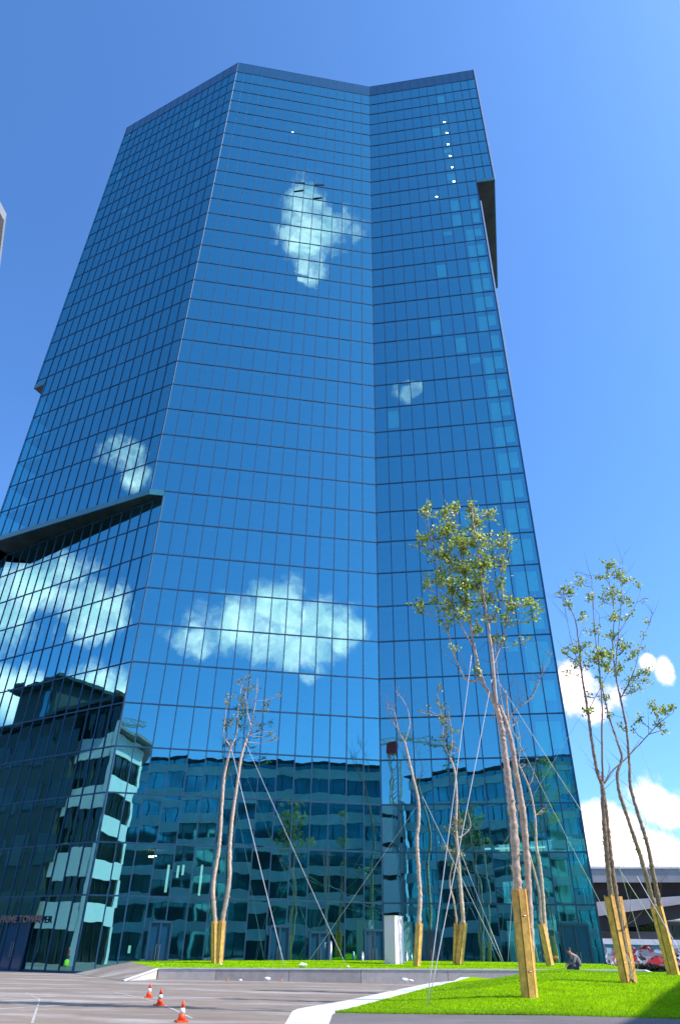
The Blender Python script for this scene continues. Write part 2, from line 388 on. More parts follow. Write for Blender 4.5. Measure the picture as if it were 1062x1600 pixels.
# grass blades
gb = MB(); rr = random.Random(3)
def blade(p, h, w):
    a = rr.uniform(0, 6.28); dx, dy = math.cos(a) * w, math.sin(a) * w; lx, ly = rr.uniform(-.5, .5) * h, rr.uniform(-.5, .5) * h; i = len(gb.v)
    gb.v += [(p.x - dx, p.y - dy, p.z - .01), (p.x + dx, p.y + dy, p.z - .01), (p.x + lx, p.y + ly, p.z + h)]; gb.f.append((i, i + 1, i + 2)); gb.sm.append(False)
for k in range(75000):
    v = rr.random() ** 1.9; Y = 20.1 + v * 16.5; x0 = interp(E_in, Y).x; X = x0 + rr.random() * (Y * .56 + 1.6 - x0)
    if X < x0 + .03: continue
    blade(Vector((X, Y, near_z(X, Y))), rr.uniform(.018, .045) * (1.5 if Y < 20.5 else 1), .011 + .0006 * (Y - 20))
for k in range(16000):
    u, v = rr.random(), rr.random() ** 1.5; blade(far_pt(u, v), rr.uniform(.025, .05), .03)
tag(gb.build('grass', MT['blade']), 'bright green mown grass on the two raised lawns', 'grass', kind='stuff')

# kerb strip round the near lawn, forecourt
ks = MB()
Ys = [12, 14.5, 17.3] + [18.7, 20.1, 22, 23.5, 25.5, 27, 30.5, 34, 37, 41]
def eo(Y):
    if Y < 17.3: p = E_out[0].copy(); p.x += (Y - 17.3) * .02; p.y = Y; return p
    return interp(E_out, Y)
def ei(Y):
    if Y < 17.3: p = E_in[0].copy(); p.x += (Y - 17.3) * .02; p.y = Y; return p
    return interp(E_in, Y)
yy = 12.0; kj = MB(); up = Vector((0, 0, .012)); lo = Vector((0, 0, .004))
while yy < 40.9:
    y2 = min(41, yy + 1.4)
    for a, b in ((yy, (yy + y2) / 2), ((yy + y2) / 2, y2)):
        bb = b - .035 if b == y2 else b
        o1, o2, i1, i2 = eo(a), eo(bb), ei(a), ei(bb); ks.quad(o1 + up, i1 + up, i2 + up, o2 + up)
        o2, i2 = eo(b), ei(b); kj.quad(o1 + lo, i1 + lo, i2 + lo, o2 + lo)
        ks.quad((o1.x, o1.y, -.01), o1 + up, o2 + up, (o2.x, o2.y, -.01)); ks.quad((i1.x, i1.y, i1.z - .2), (i2.x, i2.y, i2.z - .2), i2 + up, i1 + up)
    yy = y2
tag(kj.build('kerb_joints', MT['conc_dark']), kind='structure')
tag(ks.build('kerb', MT['coping']), kind='structure')
fc = MB(); ya = [8, 12, 14.5, 17.3, 18.7, 20.1]
def fcz(X, Y): return near_z(X, 20.1) + (Y - 20.1) * .006
cols = [0, .04, .1, .2, .35, .5, .7, 1]
for a, b in zip(ya, ya[1:]):
    for s, t in zip(cols, cols[1:]):
        pts = []
        for (Y, q) in ((a, s), (a, t), (b, t), (b, s)):
            X = lerp(ei(Y).x, 26, q); pts.append((X, Y, (ei(Y).z if q == 0 else fcz(X, Y)) - .004))
        fc.quad(*pts)
tag(fc.build('forecourt', MT['asphalt2']), kind='structure')

# retaining wall of the far lawn with its coping and end ramps
wt = empty('retaining_wall', (3.8, 46.6, 0), 'long low grey concrete wall with white coping holding up the far lawn', 'wall')
def wallseg(x0, x1, m):
    b = MB(); n = 6
    for k in range(n):
        u0 = (lerp(x0, x1, k / n) + 10) / 27.7; u1 = (lerp(x0, x1, (k + 1) / n) + 10) / 27.7
        p, q = far_front(u0), far_front(u1)
        b.quad((p.x, p.y - .10, 0), (q.x, q.y - .10, 0), (q.x, q.y - .10, q.z - .05), (p.x, p.y - .10, p.z - .05))
        b.quad((q.x, q.y + .2, 0), (p.x, p.y + .2, 0), (p.x, p.y + .2, p.z - .05), (q.x, q.y + .2, q.z - .05))
    for x in (x0, x1):
        p = far_front((x + 10) / 27.7); b.quad((p.x, p.y + .2, 0), (p.x, p.y - .1, 0), (p.x, p.y - .1, p.z - .05), (p.x, p.y + .2, p.z - .05))
    return b.build('wall_panel', m, wt)
xs = [-9.95, -6.6, -2.4, 1.7, 6.6, 11.8, 17.7]
for k, (a, b) in enumerate(zip(xs, xs[1:])): wallseg(a + .012, b - .012, MT['conc_dark'] if k in (2,) else MT['concrete'] if k != 1 else MT['conc_dark'])
cp = MB()
for k in range(24):
    p, q = far_front(k / 24), far_front((k + 1) / 24); p = p + Vector((0, .05, 0)); q = q + Vector((0, .05, 0))
    cp.bar(p, q, .34, .07)
cp.build('coping', MT['coping'], wt)
e0 = Vector((-10.0, 47.2, .5)); tip = atz(193, 1533, .02)
rp = MB(); rp.bar(e0 + Vector((0, .02, 0)), tip, .12, .06); rp.build('coping', MT['coping'], wt)
w2 = MB(); w2.face([(e0.x, e0.y - .1, 0), (e0.x, e0.y - .1, .46), (tip.x, tip.y, .0)]); w2.build('wall_panel', MT['concrete'], wt)
e1 = far_front(1); tipr = Vector((19.6, 43.6, .05)); rp = MB(); rp.bar(e1, tipr, .3, .07); rp.build('coping', MT['coping'], wt)
w2 = MB(); w2.face([(e1.x, e1.y - .12, 0), (tipr.x, tipr.y, 0), (e1.x, e1.y - .12, e1.z - .05)]); w2.build('wall_panel', MT['concrete'], wt)
ra = MB(); b0 = far_back(0)
ra.face([(tip.x, tip.y, .012), (e0.x, e0.y, .5), (b0.x, b0.y, b0.z), (-16.6, 52.9, .012)])
ra.face([(b0.x, b0.y, b0.z), (b0.x + .3, b0.y + .6, .0), (-16.6, 52.9, .012)])
tag(ra.build('ramp', MT['asphalt']), kind='structure')
# pale lines let into the plaza
ln = MB()
def groundline(pts, w):
    P = [atz(x, y, 0) for x, y in pts]
    for a, b in zip(P, P[1:]):
        d = (b - a).normalized(); n = Vector((-d.y, d.x, 0)) * w / 2; z = Vector((0, 0, .005)); ln.quad(a - n + z, b - n + z, b + n + z, a + n + z)
groundline([(-10, 1563), (110, 1557), (235, 1552)], .10); groundline([(-10, 1578), (110, 1571), (240, 1565)], .16); groundline([(178, 1551), (245, 1566), (300, 1592)], .08)
groundline([(40, 1552), (62, 1562), (50, 1600)], .06)
tag(ln.build('pavement_lines', mat('line_paint', (.42, .39, .39), rough=.8, var=.25, scale=3)), kind='structure')

# ------------------------------------------------------------------ the tower
TOW = empty('glass_tower', (0, 62, 0), 'very tall faceted blue glass office tower with stepped overhangs', 'skyscraper')
zA, zB, zC = 92.8, 61.4, 37.92
stages = [  # polygon (clockwise seen from above is irrelevant), z range
    ([LCu, IC, REu, (25, 72.3), (10, 88), (-20, 92), (-31, 83), LLu], zA, fh(0)),
    ([LCu, IC, REl, (22.4, 71), (9, 86), (-19, 90), (-31, 83), LLu], zB, zA),
    ([LCu, IC, REl, (22.4, 71), (9, 86), (-18, 89), (-29, 81), LLm], zC, zB),
    ([LCl, IC, REl, (22.4, 71), (9, 86), (-18, 89), (-45, 82), (-44, 74), LLd], .02, zC)]
lines = [fh(i) for i in range(1, 37)]
panes = []; para = MB()
def outn(p, q):  # outward normal for a ccw polygon walk (LC -> IC is seen from -Y)
    d = Vector((q[0] - p[0], q[1] - p[1], 0)).normalized(); return Vector((d.y, -d.x, 0))
FAC = [(LCl, IC, .02, fh(0), 15, 'm', 1), (LCu, LCl, zC, fh(0), 1, 'm', 1), (IC, REl, .02, fh(0), 11, 'r', 1), (REl, REu, zA, fh(0), 2, 'r', 1),
       (LLm, LCu, zC, fh(0), 16, 'l', 1), (LLu, LLm, zB, fh(0), 1, 'l', 1), (LLd, LCl, .02, zC, 17, 'd', 1)]
for si, (poly, z0, z1) in enumerate(stages):
    n = len(poly)
    for k in range(2, n - 1): FAC.append((poly[k], poly[(k + 1) % n], z0, z1, max(1, round(math.dist(poly[k], poly[(k + 1) % n]) / 1.4)), 'back', 0))
frames = {}
for (p, q, z0, z1, nc, key, front) in FAC:
    nrm = outn(p, q); fm = frames.setdefault(key, MB()); Lg = math.dist(p, q); toroof = z1 > 120
    zs = [z0] + sorted(z for z in lines if z0 + .75 < z < z1 - .8) + [z1]
    if z0 < 1: zs = [z0] + [z for z in zs if z > 4.4]
    out3 = lambda P, z, o: Vector((P[0], P[1], z)) + nrm * o
    for z in zs:
        hgt = .105; zz = z + hgt / 2 if z == z0 else z - hgt / 2 if z == z1 else z
        fm.bar(out3(p, zz, -.05), out3(q, zz, -.06), .07, hgt)
    for c in range(nc + 1):
        P = l2(p, q, c / nc); wv = .085 if key in 'mr' else .06
        if (c == 0 and p in (LLu, LCu, IC, LCl, REu)) or (c == nc and q in (LCu, IC, LCl, REl, REu)): wv = .10
        if (c == 0 and p == LCl and 0) or (key == 'm' and P in (LCl,) and z1 > 40): wv = .085
        a = out3(P, z0, -.05 - (.03 if wv > .09 else 0)); b = out3(P, z1, -.05 - (.03 if wv > .09 else 0))
        fm.bar(a, b, .09, wv, up=Vector((q[0] - p[0], q[1] - p[1], 0)).normalized())
    for zi, (za, zb) in enumerate(zip(zs, zs[1:])):
        for c in range(nc):
            A = l2(p, q, c / nc); B = l2(p, q, (c + 1) / nc)
            if toroof and zi == len(zs) - 2:
                para.quad(out3(A, za, -.03), out3(B, za, -.03), out3(B, zb, -.03), out3(A, zb, -.03)); continue
            tx = random.gauss(0, .0013) * Lg / nc; ty = random.gauss(0, .0012) * (zb - za)
            if zb < 12: tx *= 1.6; ty *= 1.6
            panes.append([out3(A, za, -.07 - tx - ty), out3(B, za, -.07 + tx - ty), out3(B, zb, -.07 + tx + ty), out3(A, zb, -.07 - tx + ty), front])
    
# foot bands
for (P1, P2, z0, nr) in ((REl, REu, zA, outn(IC, REu)), (REu, (25, 72.3), zA, outn(REu, (25, 72.3))), (LLu, LLm, zB, outn(LLu, LCu)), (LLu, LCu, zC, outn(LLu, LCu)), (LCu, LCl, zC, outn(LCu, IC))):
    if z0 == zC and P1 == LLu: P1 = LLm
    fb = MB(); fb.bar(Vector((*P1, z0 + .3)) + nr * .03, Vector((*P2, z0 + .3)) + nr * .03, .1, .6); fb.build('band_panel', MT['band'], TOW)
for k, fm in sorted(frames.items()): fm.build('facade_frame', MT['metal'], TOW)
para.build('parapet', MT['parapet'], TOW)
# roof and soffits
def inset(poly, d):
    c = Vector((sum(p[0] for p in poly) / len(poly), sum(p[1] for p in poly) / len(poly)))
    out = []
    n = len(poly)
    for k in range(n):
        a, b, c2 = poly[k - 1], poly[k], poly[(k + 1) % n]
        n1_ = outn(a, b); n2_ = outn(b, c2); m_ = (n1_ + n2_); m_ = m_ / max(.3, m_.dot(n1_)); out.append((b[0] - m_.x * d, b[1] - m_.y * d))
    return out
rf = MB(); rf.prism(inset(stages[0][0], .2), fh(0) - 1.2, fh(0) - 1.0); rf.build('roof', MT['soffit'], TOW)
for (poly, z) in (([REl, REu, (25, 72.3), (22.4, 71)], zA), ([LLu, LLm, (-29, 81), (-31, 83)], zB), ([LLm, LCu, LCl, LLd, (-45, 82), (-29, 81)], zC)):
    s_ = MB(); s_.prism(poly if z < 70 else poly, z + .02, z + .10); s_.build('soffit', MT['soffit'], TOW)
# bright corner trims on the right-hand edges and the roof line
t_ = MB(); d = (Vector((25, 72.3, 0)) - Vector((*REu, 0))).normalized()
nr = Vector((d.y, -d.x, 0))
t_.bar(Vector((*REu, zA + .02)) + d * .10 + nr * .14, Vector((*REu, fh(0))) + d * .10 + nr * .14, .20, .16, up=d)
t_.build('corner_trim', MT['trim'], TOW); t_ = MB()
t_.bar(Vector((*REl, 52)) + d * .10 + nr * .13, Vector((*REl, 88.4)) + d * .10 + nr * .13, .16, .16, up=d)
t_.build('corner_trim', MT['trim'], TOW)
# interior: floor slabs and core
sl_ = MB(); cw = MB()
for si, (poly, z0, z1) in enumerate(stages):
    pin = inset(poly, .45)
    for z in lines + [0.15]:
        if z0 - .1 <= z < z1 - .5: sl_.prism(pin, z - .28, z - .02)
    cw.prism(inset(poly, 6.5), max(z0, .1), z1 - .1)
sl_.build('floor_slabs', MT['slab'], TOW); cw.build('core_wall', MT['core'], TOW)
# cross walls, ground-floor columns and blinds behind the glass
rb = random.Random(11)
for si, (poly, z0, z1) in enumerate(stages):
    n = len(poly)
    for k in (0, 1, n - 1):
        p, q = poly[k], poly[(k + 1) % n]; nr = outn(p, q); nc = 16 if k == 0 else 12 if k == 1 else 17
        for z in lines:
            if not (z0 <= z - 3 and z <= z1 + .2): continue
            for c in range(1, nc):
                if rb.random() < .065:
                    P = l2(p, q, c / nc); a = Vector((P[0], P[1], 0)) - nr * .6; b = Vector((P[0], P[1], 0)) - nr * 6
                    iw = MB(); iw.bar((a.x, a.y, z - 1.85), (b.x, b.y, z - 1.85), .12, 3.0); iw.build('partition_wall', MT['slab'], TOW)
bl = []
def add_blind(A, B, za, zb, nr, d=.22):
    b = MB(); b.quad(Vector((*A, za)) - nr * d, Vector((*B, za)) - nr * d, Vector((*B, zb)) - nr * d, Vector((*A, zb)) - nr * d); bl.append((b, (A, B, za, zb)))
p, q = IC, REl; nr = outn(p, q)
for i in range(11, 36):                    # the translucent screens near the right-hand corner
    zt = fh(i) - .55
    for c, w in ((9, 1), (10, .72)) if i > 12 else ((10, .72),):
        if rb.random() < .96:
            A = l2(p, q, (c + (.25 if c == 9 else 0)) / 11); B = l2(p, q, (c + w) / 11)
            add_blind(A, B, fh(i + 1) + (.15 if c == 9 else rb.uniform(.5, 1.3)), zt, nr, .35)
for k, (p, q, nc) in enumerate(((LCu, IC, 16), (IC, REl, 11), (LLu, LCu, 17))):
    nr = outn(p, q)
    for i in range(2, 35):
        for c in range(nc):
            if c >= 9 and k == 1: continue
            if rb.random() < (.004 if k != 1 else .004 if c < 5 else .05 * (c - 4)):
                if k == 2 and i >= 26: continue
                if k == 0 and i >= 26 and c < 1: continue
                if k == 1 and i < 11 and False: continue
                add_blind(l2(p, q, (c + .06) / nc), l2(p, q, (c + .94) / nc), fh(i) - rb.choice((2.9, 2.2, 1.4, 2.9)), fh(i) - .5, nr, .2)
def parea(pts):
    P = [project(p) for p in pts]
    if any(v is None for v in P): return 0
    if not any(-5 < x < 1067 and -5 < y < 1605 for x, y in P): return 0
    return abs(sum(P[i][0] * P[(i + 1) % len(P)][1] - P[(i + 1) % len(P)][0] * P[i][1] for i in range(len(P)))) / 2
blk = sorted(bl, key=lambda t: -abs(t[1][3] - t[1][2]) * 1000 / (t[1][2] + 60) )
for b, _ in blk[:100]: b.build('window_blind', MT['blind'], TOW)
rest = MB()
for b, _ in blk[100:]: rest.quad(*b.v)
tag(rest.build('window_blind', MT['blind'], TOW), kind='stuff')
panes.sort(key=lambda P: -(parea(P[:4]) if P[4] else 0))
for P in panes[:100]:
    b = MB(); b.quad(*P[:4]); b.build('window', MT['glass'], TOW)
rest = MB()
for P in panes[100:]: rest.quad(*P[:4])
tag(rest.build('window', MT['glass'], TOW), kind='stuff')
# lit ceiling lamps seen through the glass
def lamp(x, y, wall, d=.5, s=.16):
    p0, p1 = Vector((*wall[0], 0)), Vector((*wall[1], 0)); nr = outn(wall[0], wall[1]); r = ray(x, y); o = Vector((0, 0, EYE))
    t = ((p0 - nr * d) - o).dot(nr) / r.dot(nr); c = o + r * t; b = MB(); b.box(c, (s * 2.4, s, s * .5)); b.build('ceiling_lamp', MT['lamp'], TOW)
for x, y in ((694, 190), (698, 207), (700, 225), (703, 243), (706, 261), (709, 283), (682, 307)): lamp(x, y, (IC, REu), .42, .13)
lamp(457, 206, (LCu, IC), .42, .11); lamp(236, 1339, (LCl, IC), 1.5, .14); lamp(242, 1338, (LCl, IC), 1.2, .08)
lamp(454, 1466, (LCl, IC), 2, .10); lamp(460, 1464, (LCl, IC), 2, .10); lamp(573, 1430, (LCl, IC), 1.2, .06)
MT['tube'] = mat('bar_glow', (1, 1, 1), emis=(.75, 1, .9), estr=.9)
def glow_bar(x, y0, y1, wall, d, w=.10):  # plain glowing bar set behind the lower panes
    p0 = Vector((*wall[0], 0)); nr = outn(*wall); o = Vector((0, 0, EYE)); P = []
    for y in (y0, y1):
        r = ray(x, y); t = ((p0 - nr * d) - o).dot(nr) / r.dot(nr); P.append(o + r * t)
    P[1].x, P[1].y = P[0].x, P[0].y; m = MB(); m.bar(P[0], P[1], w, w, up=nr); m.build('glow_bar', MT['tube'], TOW)
for x, y0, y1 in ((264, 1352, 1395), (279, 1353, 1372), (287, 1352, 1368), (316, 1352, 1400), (203, 1478, 1490)): glow_bar(x, y0, y1, (LCl, IC), 2.2, .16)
for x0, x1 in ((757, 768), (773, 800), (828, 852)):
    m = MB(); p0 = Vector((*IC, 0)); nr = outn(IC, REl); o = Vector((0, 0, EYE)); P = []
    for x in (x0, x1):
        r = ray(x, 1327 - (x - 757) * .03); t = ((p0 - nr * 1.6) - o).dot(nr) / r.dot(nr); P.append(o + r * t)
    m.bar(P[0], P[1], .1, .12); m.build('glow_bar', MT['tube'], TOW)
# two tilted-out vents high up
for x0, x1, y in ((461, 476, 286), (491, 506, 289)):
    p = aty(x0, y, 54.7); q = aty(x1, y, 55.0); nr = outn(LCu, IC); v_ = MB(); v_.bar(p + nr * .05, q + nr * .05, .1, .28); v_.build('open_vent', MT['doordark'], TOW)
# ground floor doors
def door(wall, t0, t1, h, leaf=2, label=None, lit=False):
    p, q = l2(*wall, t0), l2(*wall, t1); nr = outn(*wall); f = MB(); a = Vector((*p, 0)) + nr * .08; b = Vector((*q, 0)) + nr * .08
    f.bar(a + Vector((0, 0, .05)), a + Vector((0, 0, h)), .12, .12, up=nr); f.bar(b + Vector((0, 0, .05)), b + Vector((0, 0, h)), .12, .12, up=nr)
    f.bar(a + Vector((0, 0, h)), b + Vector((0, 0, h)), .12, .14)
    m = a.lerp(b, .5); f.bar(m + Vector((0, 0, .05)), m + Vector((0, 0, h)), .12, .1, up=nr)
    fo = f.build('door', MT['metal'], TOW)
    w = MB(); z = Vector((0, 0, h)); o = nr * -.02; w.quad(a + o, b + o, b + o + z, a + o + z); sub('door_panel', w, MT['parapet'], fo)
    hd = MB()
    for s in (-.12, .12):
        c = m + (b - a).normalized() * s + nr * .12; hd.bar(c + Vector((0, 0, .8)), c + Vector((0, 0, 1.7)), .03, .03, up=nr)
    sub('handle', hd, MT['steel'], fo)
WL = (LLd, LCl); WM = (LCl, IC); WR = (IC, REl)
def wall_t(x, wall, y=1490):
    best = min(range(0, 1001), key=lambda k: abs((project((*l2(*wall, k / 1000), 1)) or (9e9, 0))[0] - x)); return best / 1000
door(WL, wall_t(3, WL), wall_t(38, WL), 2.9)
door(WM, wall_t(228, WM), wall_t(262, WM), 3.0)
door(WM, wall_t(420, WM), wall_t(450, WM), 2.9)
door(WM, wall_t(483, WM), wall_t(513, WM), 2.6); door(WM, wall_t(570, WM), wall_t(600, WM), 2.8)
door(WR, wall_t(665, WR), wall_t(690, WR), 2.8)
door(WR, wall_t(885, WR), wall_t(927, WR), 3.3)
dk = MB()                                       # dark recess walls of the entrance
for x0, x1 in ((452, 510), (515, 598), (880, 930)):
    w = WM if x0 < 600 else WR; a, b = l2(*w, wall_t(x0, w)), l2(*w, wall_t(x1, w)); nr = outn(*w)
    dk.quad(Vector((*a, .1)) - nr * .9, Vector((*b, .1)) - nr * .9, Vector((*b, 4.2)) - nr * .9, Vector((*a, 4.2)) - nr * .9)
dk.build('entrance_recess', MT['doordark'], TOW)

# ------------------------------------------------------------------ name letters on the tower
cu = bpy.data.curves.new('t', 'FONT'); cu.body = 'PRIME TOWER'; cu.size = 1.0; cu.extrude = .04; cu.offset = .02; cu.align_x = 'LEFT'
to = bpy.data.objects.new('t', cu); COL.objects.link(to); bpy.context.view_layer.update()
me = bpy.data.meshes.new_from_object(to.evaluated_get(bpy.context.evaluated_depsgraph_get())); COL.objects.unlink(to); bpy.data.objects.remove(to)
wid = max(v.co.x for v in me.vertices)
so_ = bpy.data.objects.new('building_sign', me); COL.objects.link(so_); me.materials.append(MT['pinkletter'])
def wall_pt(x, y, wall, off=0):
    nr = outn(*wall); o = Vector((0, 0, EYE)); r = ray(x, y); t = ((Vector((*wall[0], 0)) + nr * off) - o).dot(nr) / r.dot(nr); return o + r * t
a = wall_pt(0, 1442, WL, .35); b = wall_pt(66, 1440, WL, .35); dd = Vector((b.x - a.x, b.y - a.y, 0)); nr = outn(*WL)
hgt = .42
so_.matrix_world = Matrix.Translation((a.x, a.y, a.z)) @ Matrix((( dd.normalized().x, 0, nr.x, 0), (dd.normalized().y, 0, nr.y, 0), (0, 1, 0, 0), (0, 0, 0, 1))) @ Matrix.Diagonal((dd.length / wid, hgt / .7, 1, 1))
tag(so_, 'metal letters reading PRIME TOWER above the left entrance doors', 'sign')

# ------------------------------------------------------------------ buildings round the plaza (seen mirrored in the glass)
def banded(name, label, cat, poly, h, st, spn, first, glassm, bandm, roofm, over=.6, pier=None, group=None, dark=()):
    c = Vector((sum(p[0] for p in poly) / len(poly), sum(p[1] for p in poly) / len(poly), 0))
    t = empty(name, c, label, cat, group); n = len(poly)
    b = MB(); b.prism(inset(poly, .5), 0, h - .1); b.build('inner_wall', MT['gdark'], t)
    z = 0; k = 0
    levels = []
    zt = first
    while zt < h: levels.append(zt); zt += st
    for z in levels:
        b = MB(); b.prism(poly, z, min(z + spn, h)); b.build('spandrel_band', bandm, t)
    tops = [0] + [z + spn for z in levels]; bots = levels + [h]
    for e in range(n):
        p, q = poly[e], poly[(e + 1) % n]; nr = outn(p, q); Lg = math.dist(p, q)
        if outn_area(poly) < 0: nr = -nr
        for z0, z1 in zip(tops, bots):
            if z1 - z0 < .4: continue
            w = MB(); a = Vector((*p, 0)) - nr * .25; bb = Vector((*q, 0)) - nr * .25; u = (bb - a).normalized(); a += u * .3; bb -= u * .3
            w.quad(a + Vector((0, 0, z0)), bb + Vector((0, 0, z0)), bb + Vector((0, 0, z1)), a + Vector((0, 0, z1)))
            wo = w.build('window', glassm, t)
            m = MB(); nb = max(1, round(Lg / 1.8))
            for i in range(nb + 1):
                P = a.lerp(bb, i / nb) + nr * .05; m.bar(P + Vector((0, 0, z0)), P + Vector((0, 0, z1)), .09, .09, up=nr)
            sub('mullions', m, MT['render_dark_shade'], wo)
            if pier:
                for i in range(int(Lg // pier) + 1):
                    m = MB(); P = Vector((*l2(p, q, min(1, i * pier / Lg)), 0)); m.bar(P + Vector((0, 0, z0)) - nr * .15, P + Vector((0, 0, z1)) - nr * .15, .28, .75, up=u); m.build('pier', bandm, t)
    for e in dark:  # optional dark boxes that colour a face as if shaded
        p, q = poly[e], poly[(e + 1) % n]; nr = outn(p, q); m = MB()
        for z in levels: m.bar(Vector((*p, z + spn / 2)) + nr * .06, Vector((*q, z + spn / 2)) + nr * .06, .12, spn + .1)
        m.build('shade_cladding', MT['render_dark_shade'], t)
    b = MB(); b.prism(inset(poly, -over), h, h + .35); b.build('roof', roofm, t)
    return t
def outn_area(poly):
    return sum(poly[i][0] * poly[(i + 1) % len(poly)][1] - poly[(i + 1) % len(poly)][0] * poly[i][1] for i in range(len(poly)))
banded('office_building', 'long glass office building with pale storey bands, reflected across the middle of the tower', 'building',
       [(30, -9), (-14.5, -24), (-8, -44), (38, -29)], 30, 4.0, 1.5, 3.6, MT['gglass'], MT['gband'], MT['gdark'], .4)
Wc = [(-13.62, 14.75), (-20.2, 27.45), (-27, 24), (-25, 6), (-14.3, 5)]
banded('apartment_building', 'white building with dark windows, its roof corner just inside the left edge', 'building',
       Wc, 23.68, 4.5, 1.9, 3.6, MT['winglass'], MT['render_white'], MT['bridge'], 1.15, pier=8.0)
T0 = [(-20.5, -22), (-20.5, -28), (-15.6, -28), (-15.6, -22)]
banded('stair_tower', 'narrow pale tower block reflected beside the inner corner of the tower', 'building', T0, 25.5, 5.2, 4.4, 3, MT['winglass'], MT['render_white'], MT['trim'], .2)
def mirror(p, wall):
    d = Vector((wall[1][0] - wall[0][0], wall[1][1] - wall[0][1], 0)).normalized(); n = Vector((d.y, -d.x, 0)); q = p - Vector((*wall[0], 0)); return p - 2 * q.dot(n) * n
A0_ = Vector((-59.05, 52.09, 0)); u1 = Vector((.8995, -.4369, 0)); nL = Vector((.4369, .8995, 0))
def LP(t, o, z): return A0_ + u1 * t + nL * o + Vector((0, 0, z))
bt = empty('corner_building', LP(0, -8, 0), 'white banded corner building with a wing coloured dark as shade, mirrored in the lower left of the tower', 'building')
def slab(name, t0, t1, o0, o1, z0, z1, m, sub_=None):
    b = MB(); b.prism([(LP(t0, o1, 0).x, LP(t0, o1, 0).y), (LP(t0, o0, 0).x, LP(t0, o0, 0).y), (LP(t1, o0, 0).x, LP(t1, o0, 0).y), (LP(t1, o1, 0).x, LP(t1, o1, 0).y)], z0, z1)
    return sub(name, b, m, sub_) if sub_ else b.build(name, m, bt)
slab('inner_wall', 0, 9.0, -14, -.6, 0, 28.2, MT['gdark'])
zsp = [(21.5, 24.1), (15.3, 18.1), (8.3, 11.3), (3.2, 5.9)]
for z0, z1 in zsp: slab('spandrel_band', 0, 9.0, -.55, .02, z0, z1, MT['render_white'])
slab('corner_pier', 8.25, 9.25, -.5, .10, 0, 25.4, MT['render_white'])
for z0, z1 in ((24.1, 28.0), (18.1, 21.5), (11.3, 15.3), (5.9, 8.3), (0, 3.2)):
    wo_ = slab('window', .1, 8.2, -.4, -.3, z0 + .02, z1 - .02, MT['winglass'])
    m = MB()
    for k in range(6): m.bar(LP(.3 + k * 1.55, -.22, z0 + .05), LP(.3 + k * 1.55, -.22, z1 - .05), .10, .12, up=nL)
    sub('mullions', m, MT['render_dark_shade'], wo_)
slab('shaded_wing', -34, -.02, -14, .5, 0, 27.6, MT['render_dark_shade'])  # shaded stretch of the front, its shade put into colour and a step
for z in (3.6, 9.8, 16.2, 22.3):
    for t in range(-33, -2, 6): slab('window', t, t + 4.6, .5, .56, z, z + 3.4, MT['winglass'])
slab('roof', -35, 9.8, -15, 1.3, 28.2, 28.7, MT['render_dark_shade'])
slab('penthouse', -18, -8, -9, -.6, 28.72, 34.2, MT['render_dark_shade']); slab('penthouse_roof', -19.5, -6.4, -10.5, .8, 34.22, 34.7, MT['render_dark_shade'])
slab('penthouse_window', -12, -9, -.58, -.5, 29.4, 33.4, MT['gglass'])
# block to the right whose shadow falls over the corner of the near lawn
banded('brick_block', 'long plain office block just right of the view, shading the corner of the near lawn', 'building',
       [(22.1, 9.6), (40, .4), (49, 17), (31.0, 26.6)], 20, 4, 1.6, 3, MT['winglass'], MT['render_white'], MT['gdark'], .0)

# tower crane far behind
base = mirror(aty(613, 1200, 175), WR); top = mirror(aty(615, 1162, 175), WR)
ct = empty('tower_crane', (base.x, base.y, 0), 'slim lattice tower crane with a red cab mirrored right of the inner corner', 'crane')
m = MB(); H = top.z; r_ = .9
for dx, dy in ((-r_, -r_), (r_, -r_), (r_, r_), (-r_, r_)): m.bar((base.x + dx, base.y + dy, 0), (base.x + dx, base.y + dy, H), .22, .22, up=(1, 0, 0))
z = 0
while z < H - 2:
    for s in (-1, 1):
        m.bar((base.x - r_, base.y + s * r_, z), (base.x + r_, base.y + s * r_, z + 2), .12, .12); m.bar((base.x + s * r_, base.y - r_, z), (base.x + s * r_, base.y + r_, z + 2), .12, .12)
    z += 2
m.build('mast', MT['crane'], ct)
far = mirror(aty(700, 1165, 175), WR); jd = Vector((far.x - top.x, far.y - top.y, 0)); jl = jd.length; jd.normalize()
m = MB(); A0 = Vector((base.x, base.y, H)) - jd * 9; B0 = Vector((base.x, base.y, H)) + jd * jl * 1.05; up = Vector((0, 0, 1.3)); sd_ = Vector((-jd.y, jd.x, 0)) * .6
for off in (sd_, -sd_): m.bar(A0 + off, B0 + off, .18, .18)
m.bar(A0 + up, B0 + up, .18, .18)
k = 0; nseg = 16
for k in range(nseg):
    a = A0.lerp(B0, k / nseg); b = A0.lerp(B0, (k + 1) / nseg); m.bar(a + sd_, b + up, .1, .1); m.bar(a - sd_, b + up, .1, .1); m.bar(b + sd_, a + up, .1, .1)
m.build('jib', MT['crane'], ct)
m = MB(); m.box((base.x, base.y, H - 1.4), (2.6, 2.6, 2.6)); m.build('cab', MT['cranered'], ct)
m = MB(); m.box(tuple(A0 + Vector((0, 0, -1))), (2.2, 2.2, 2.4)); m.build('counterweight', MT['concrete'], ct)

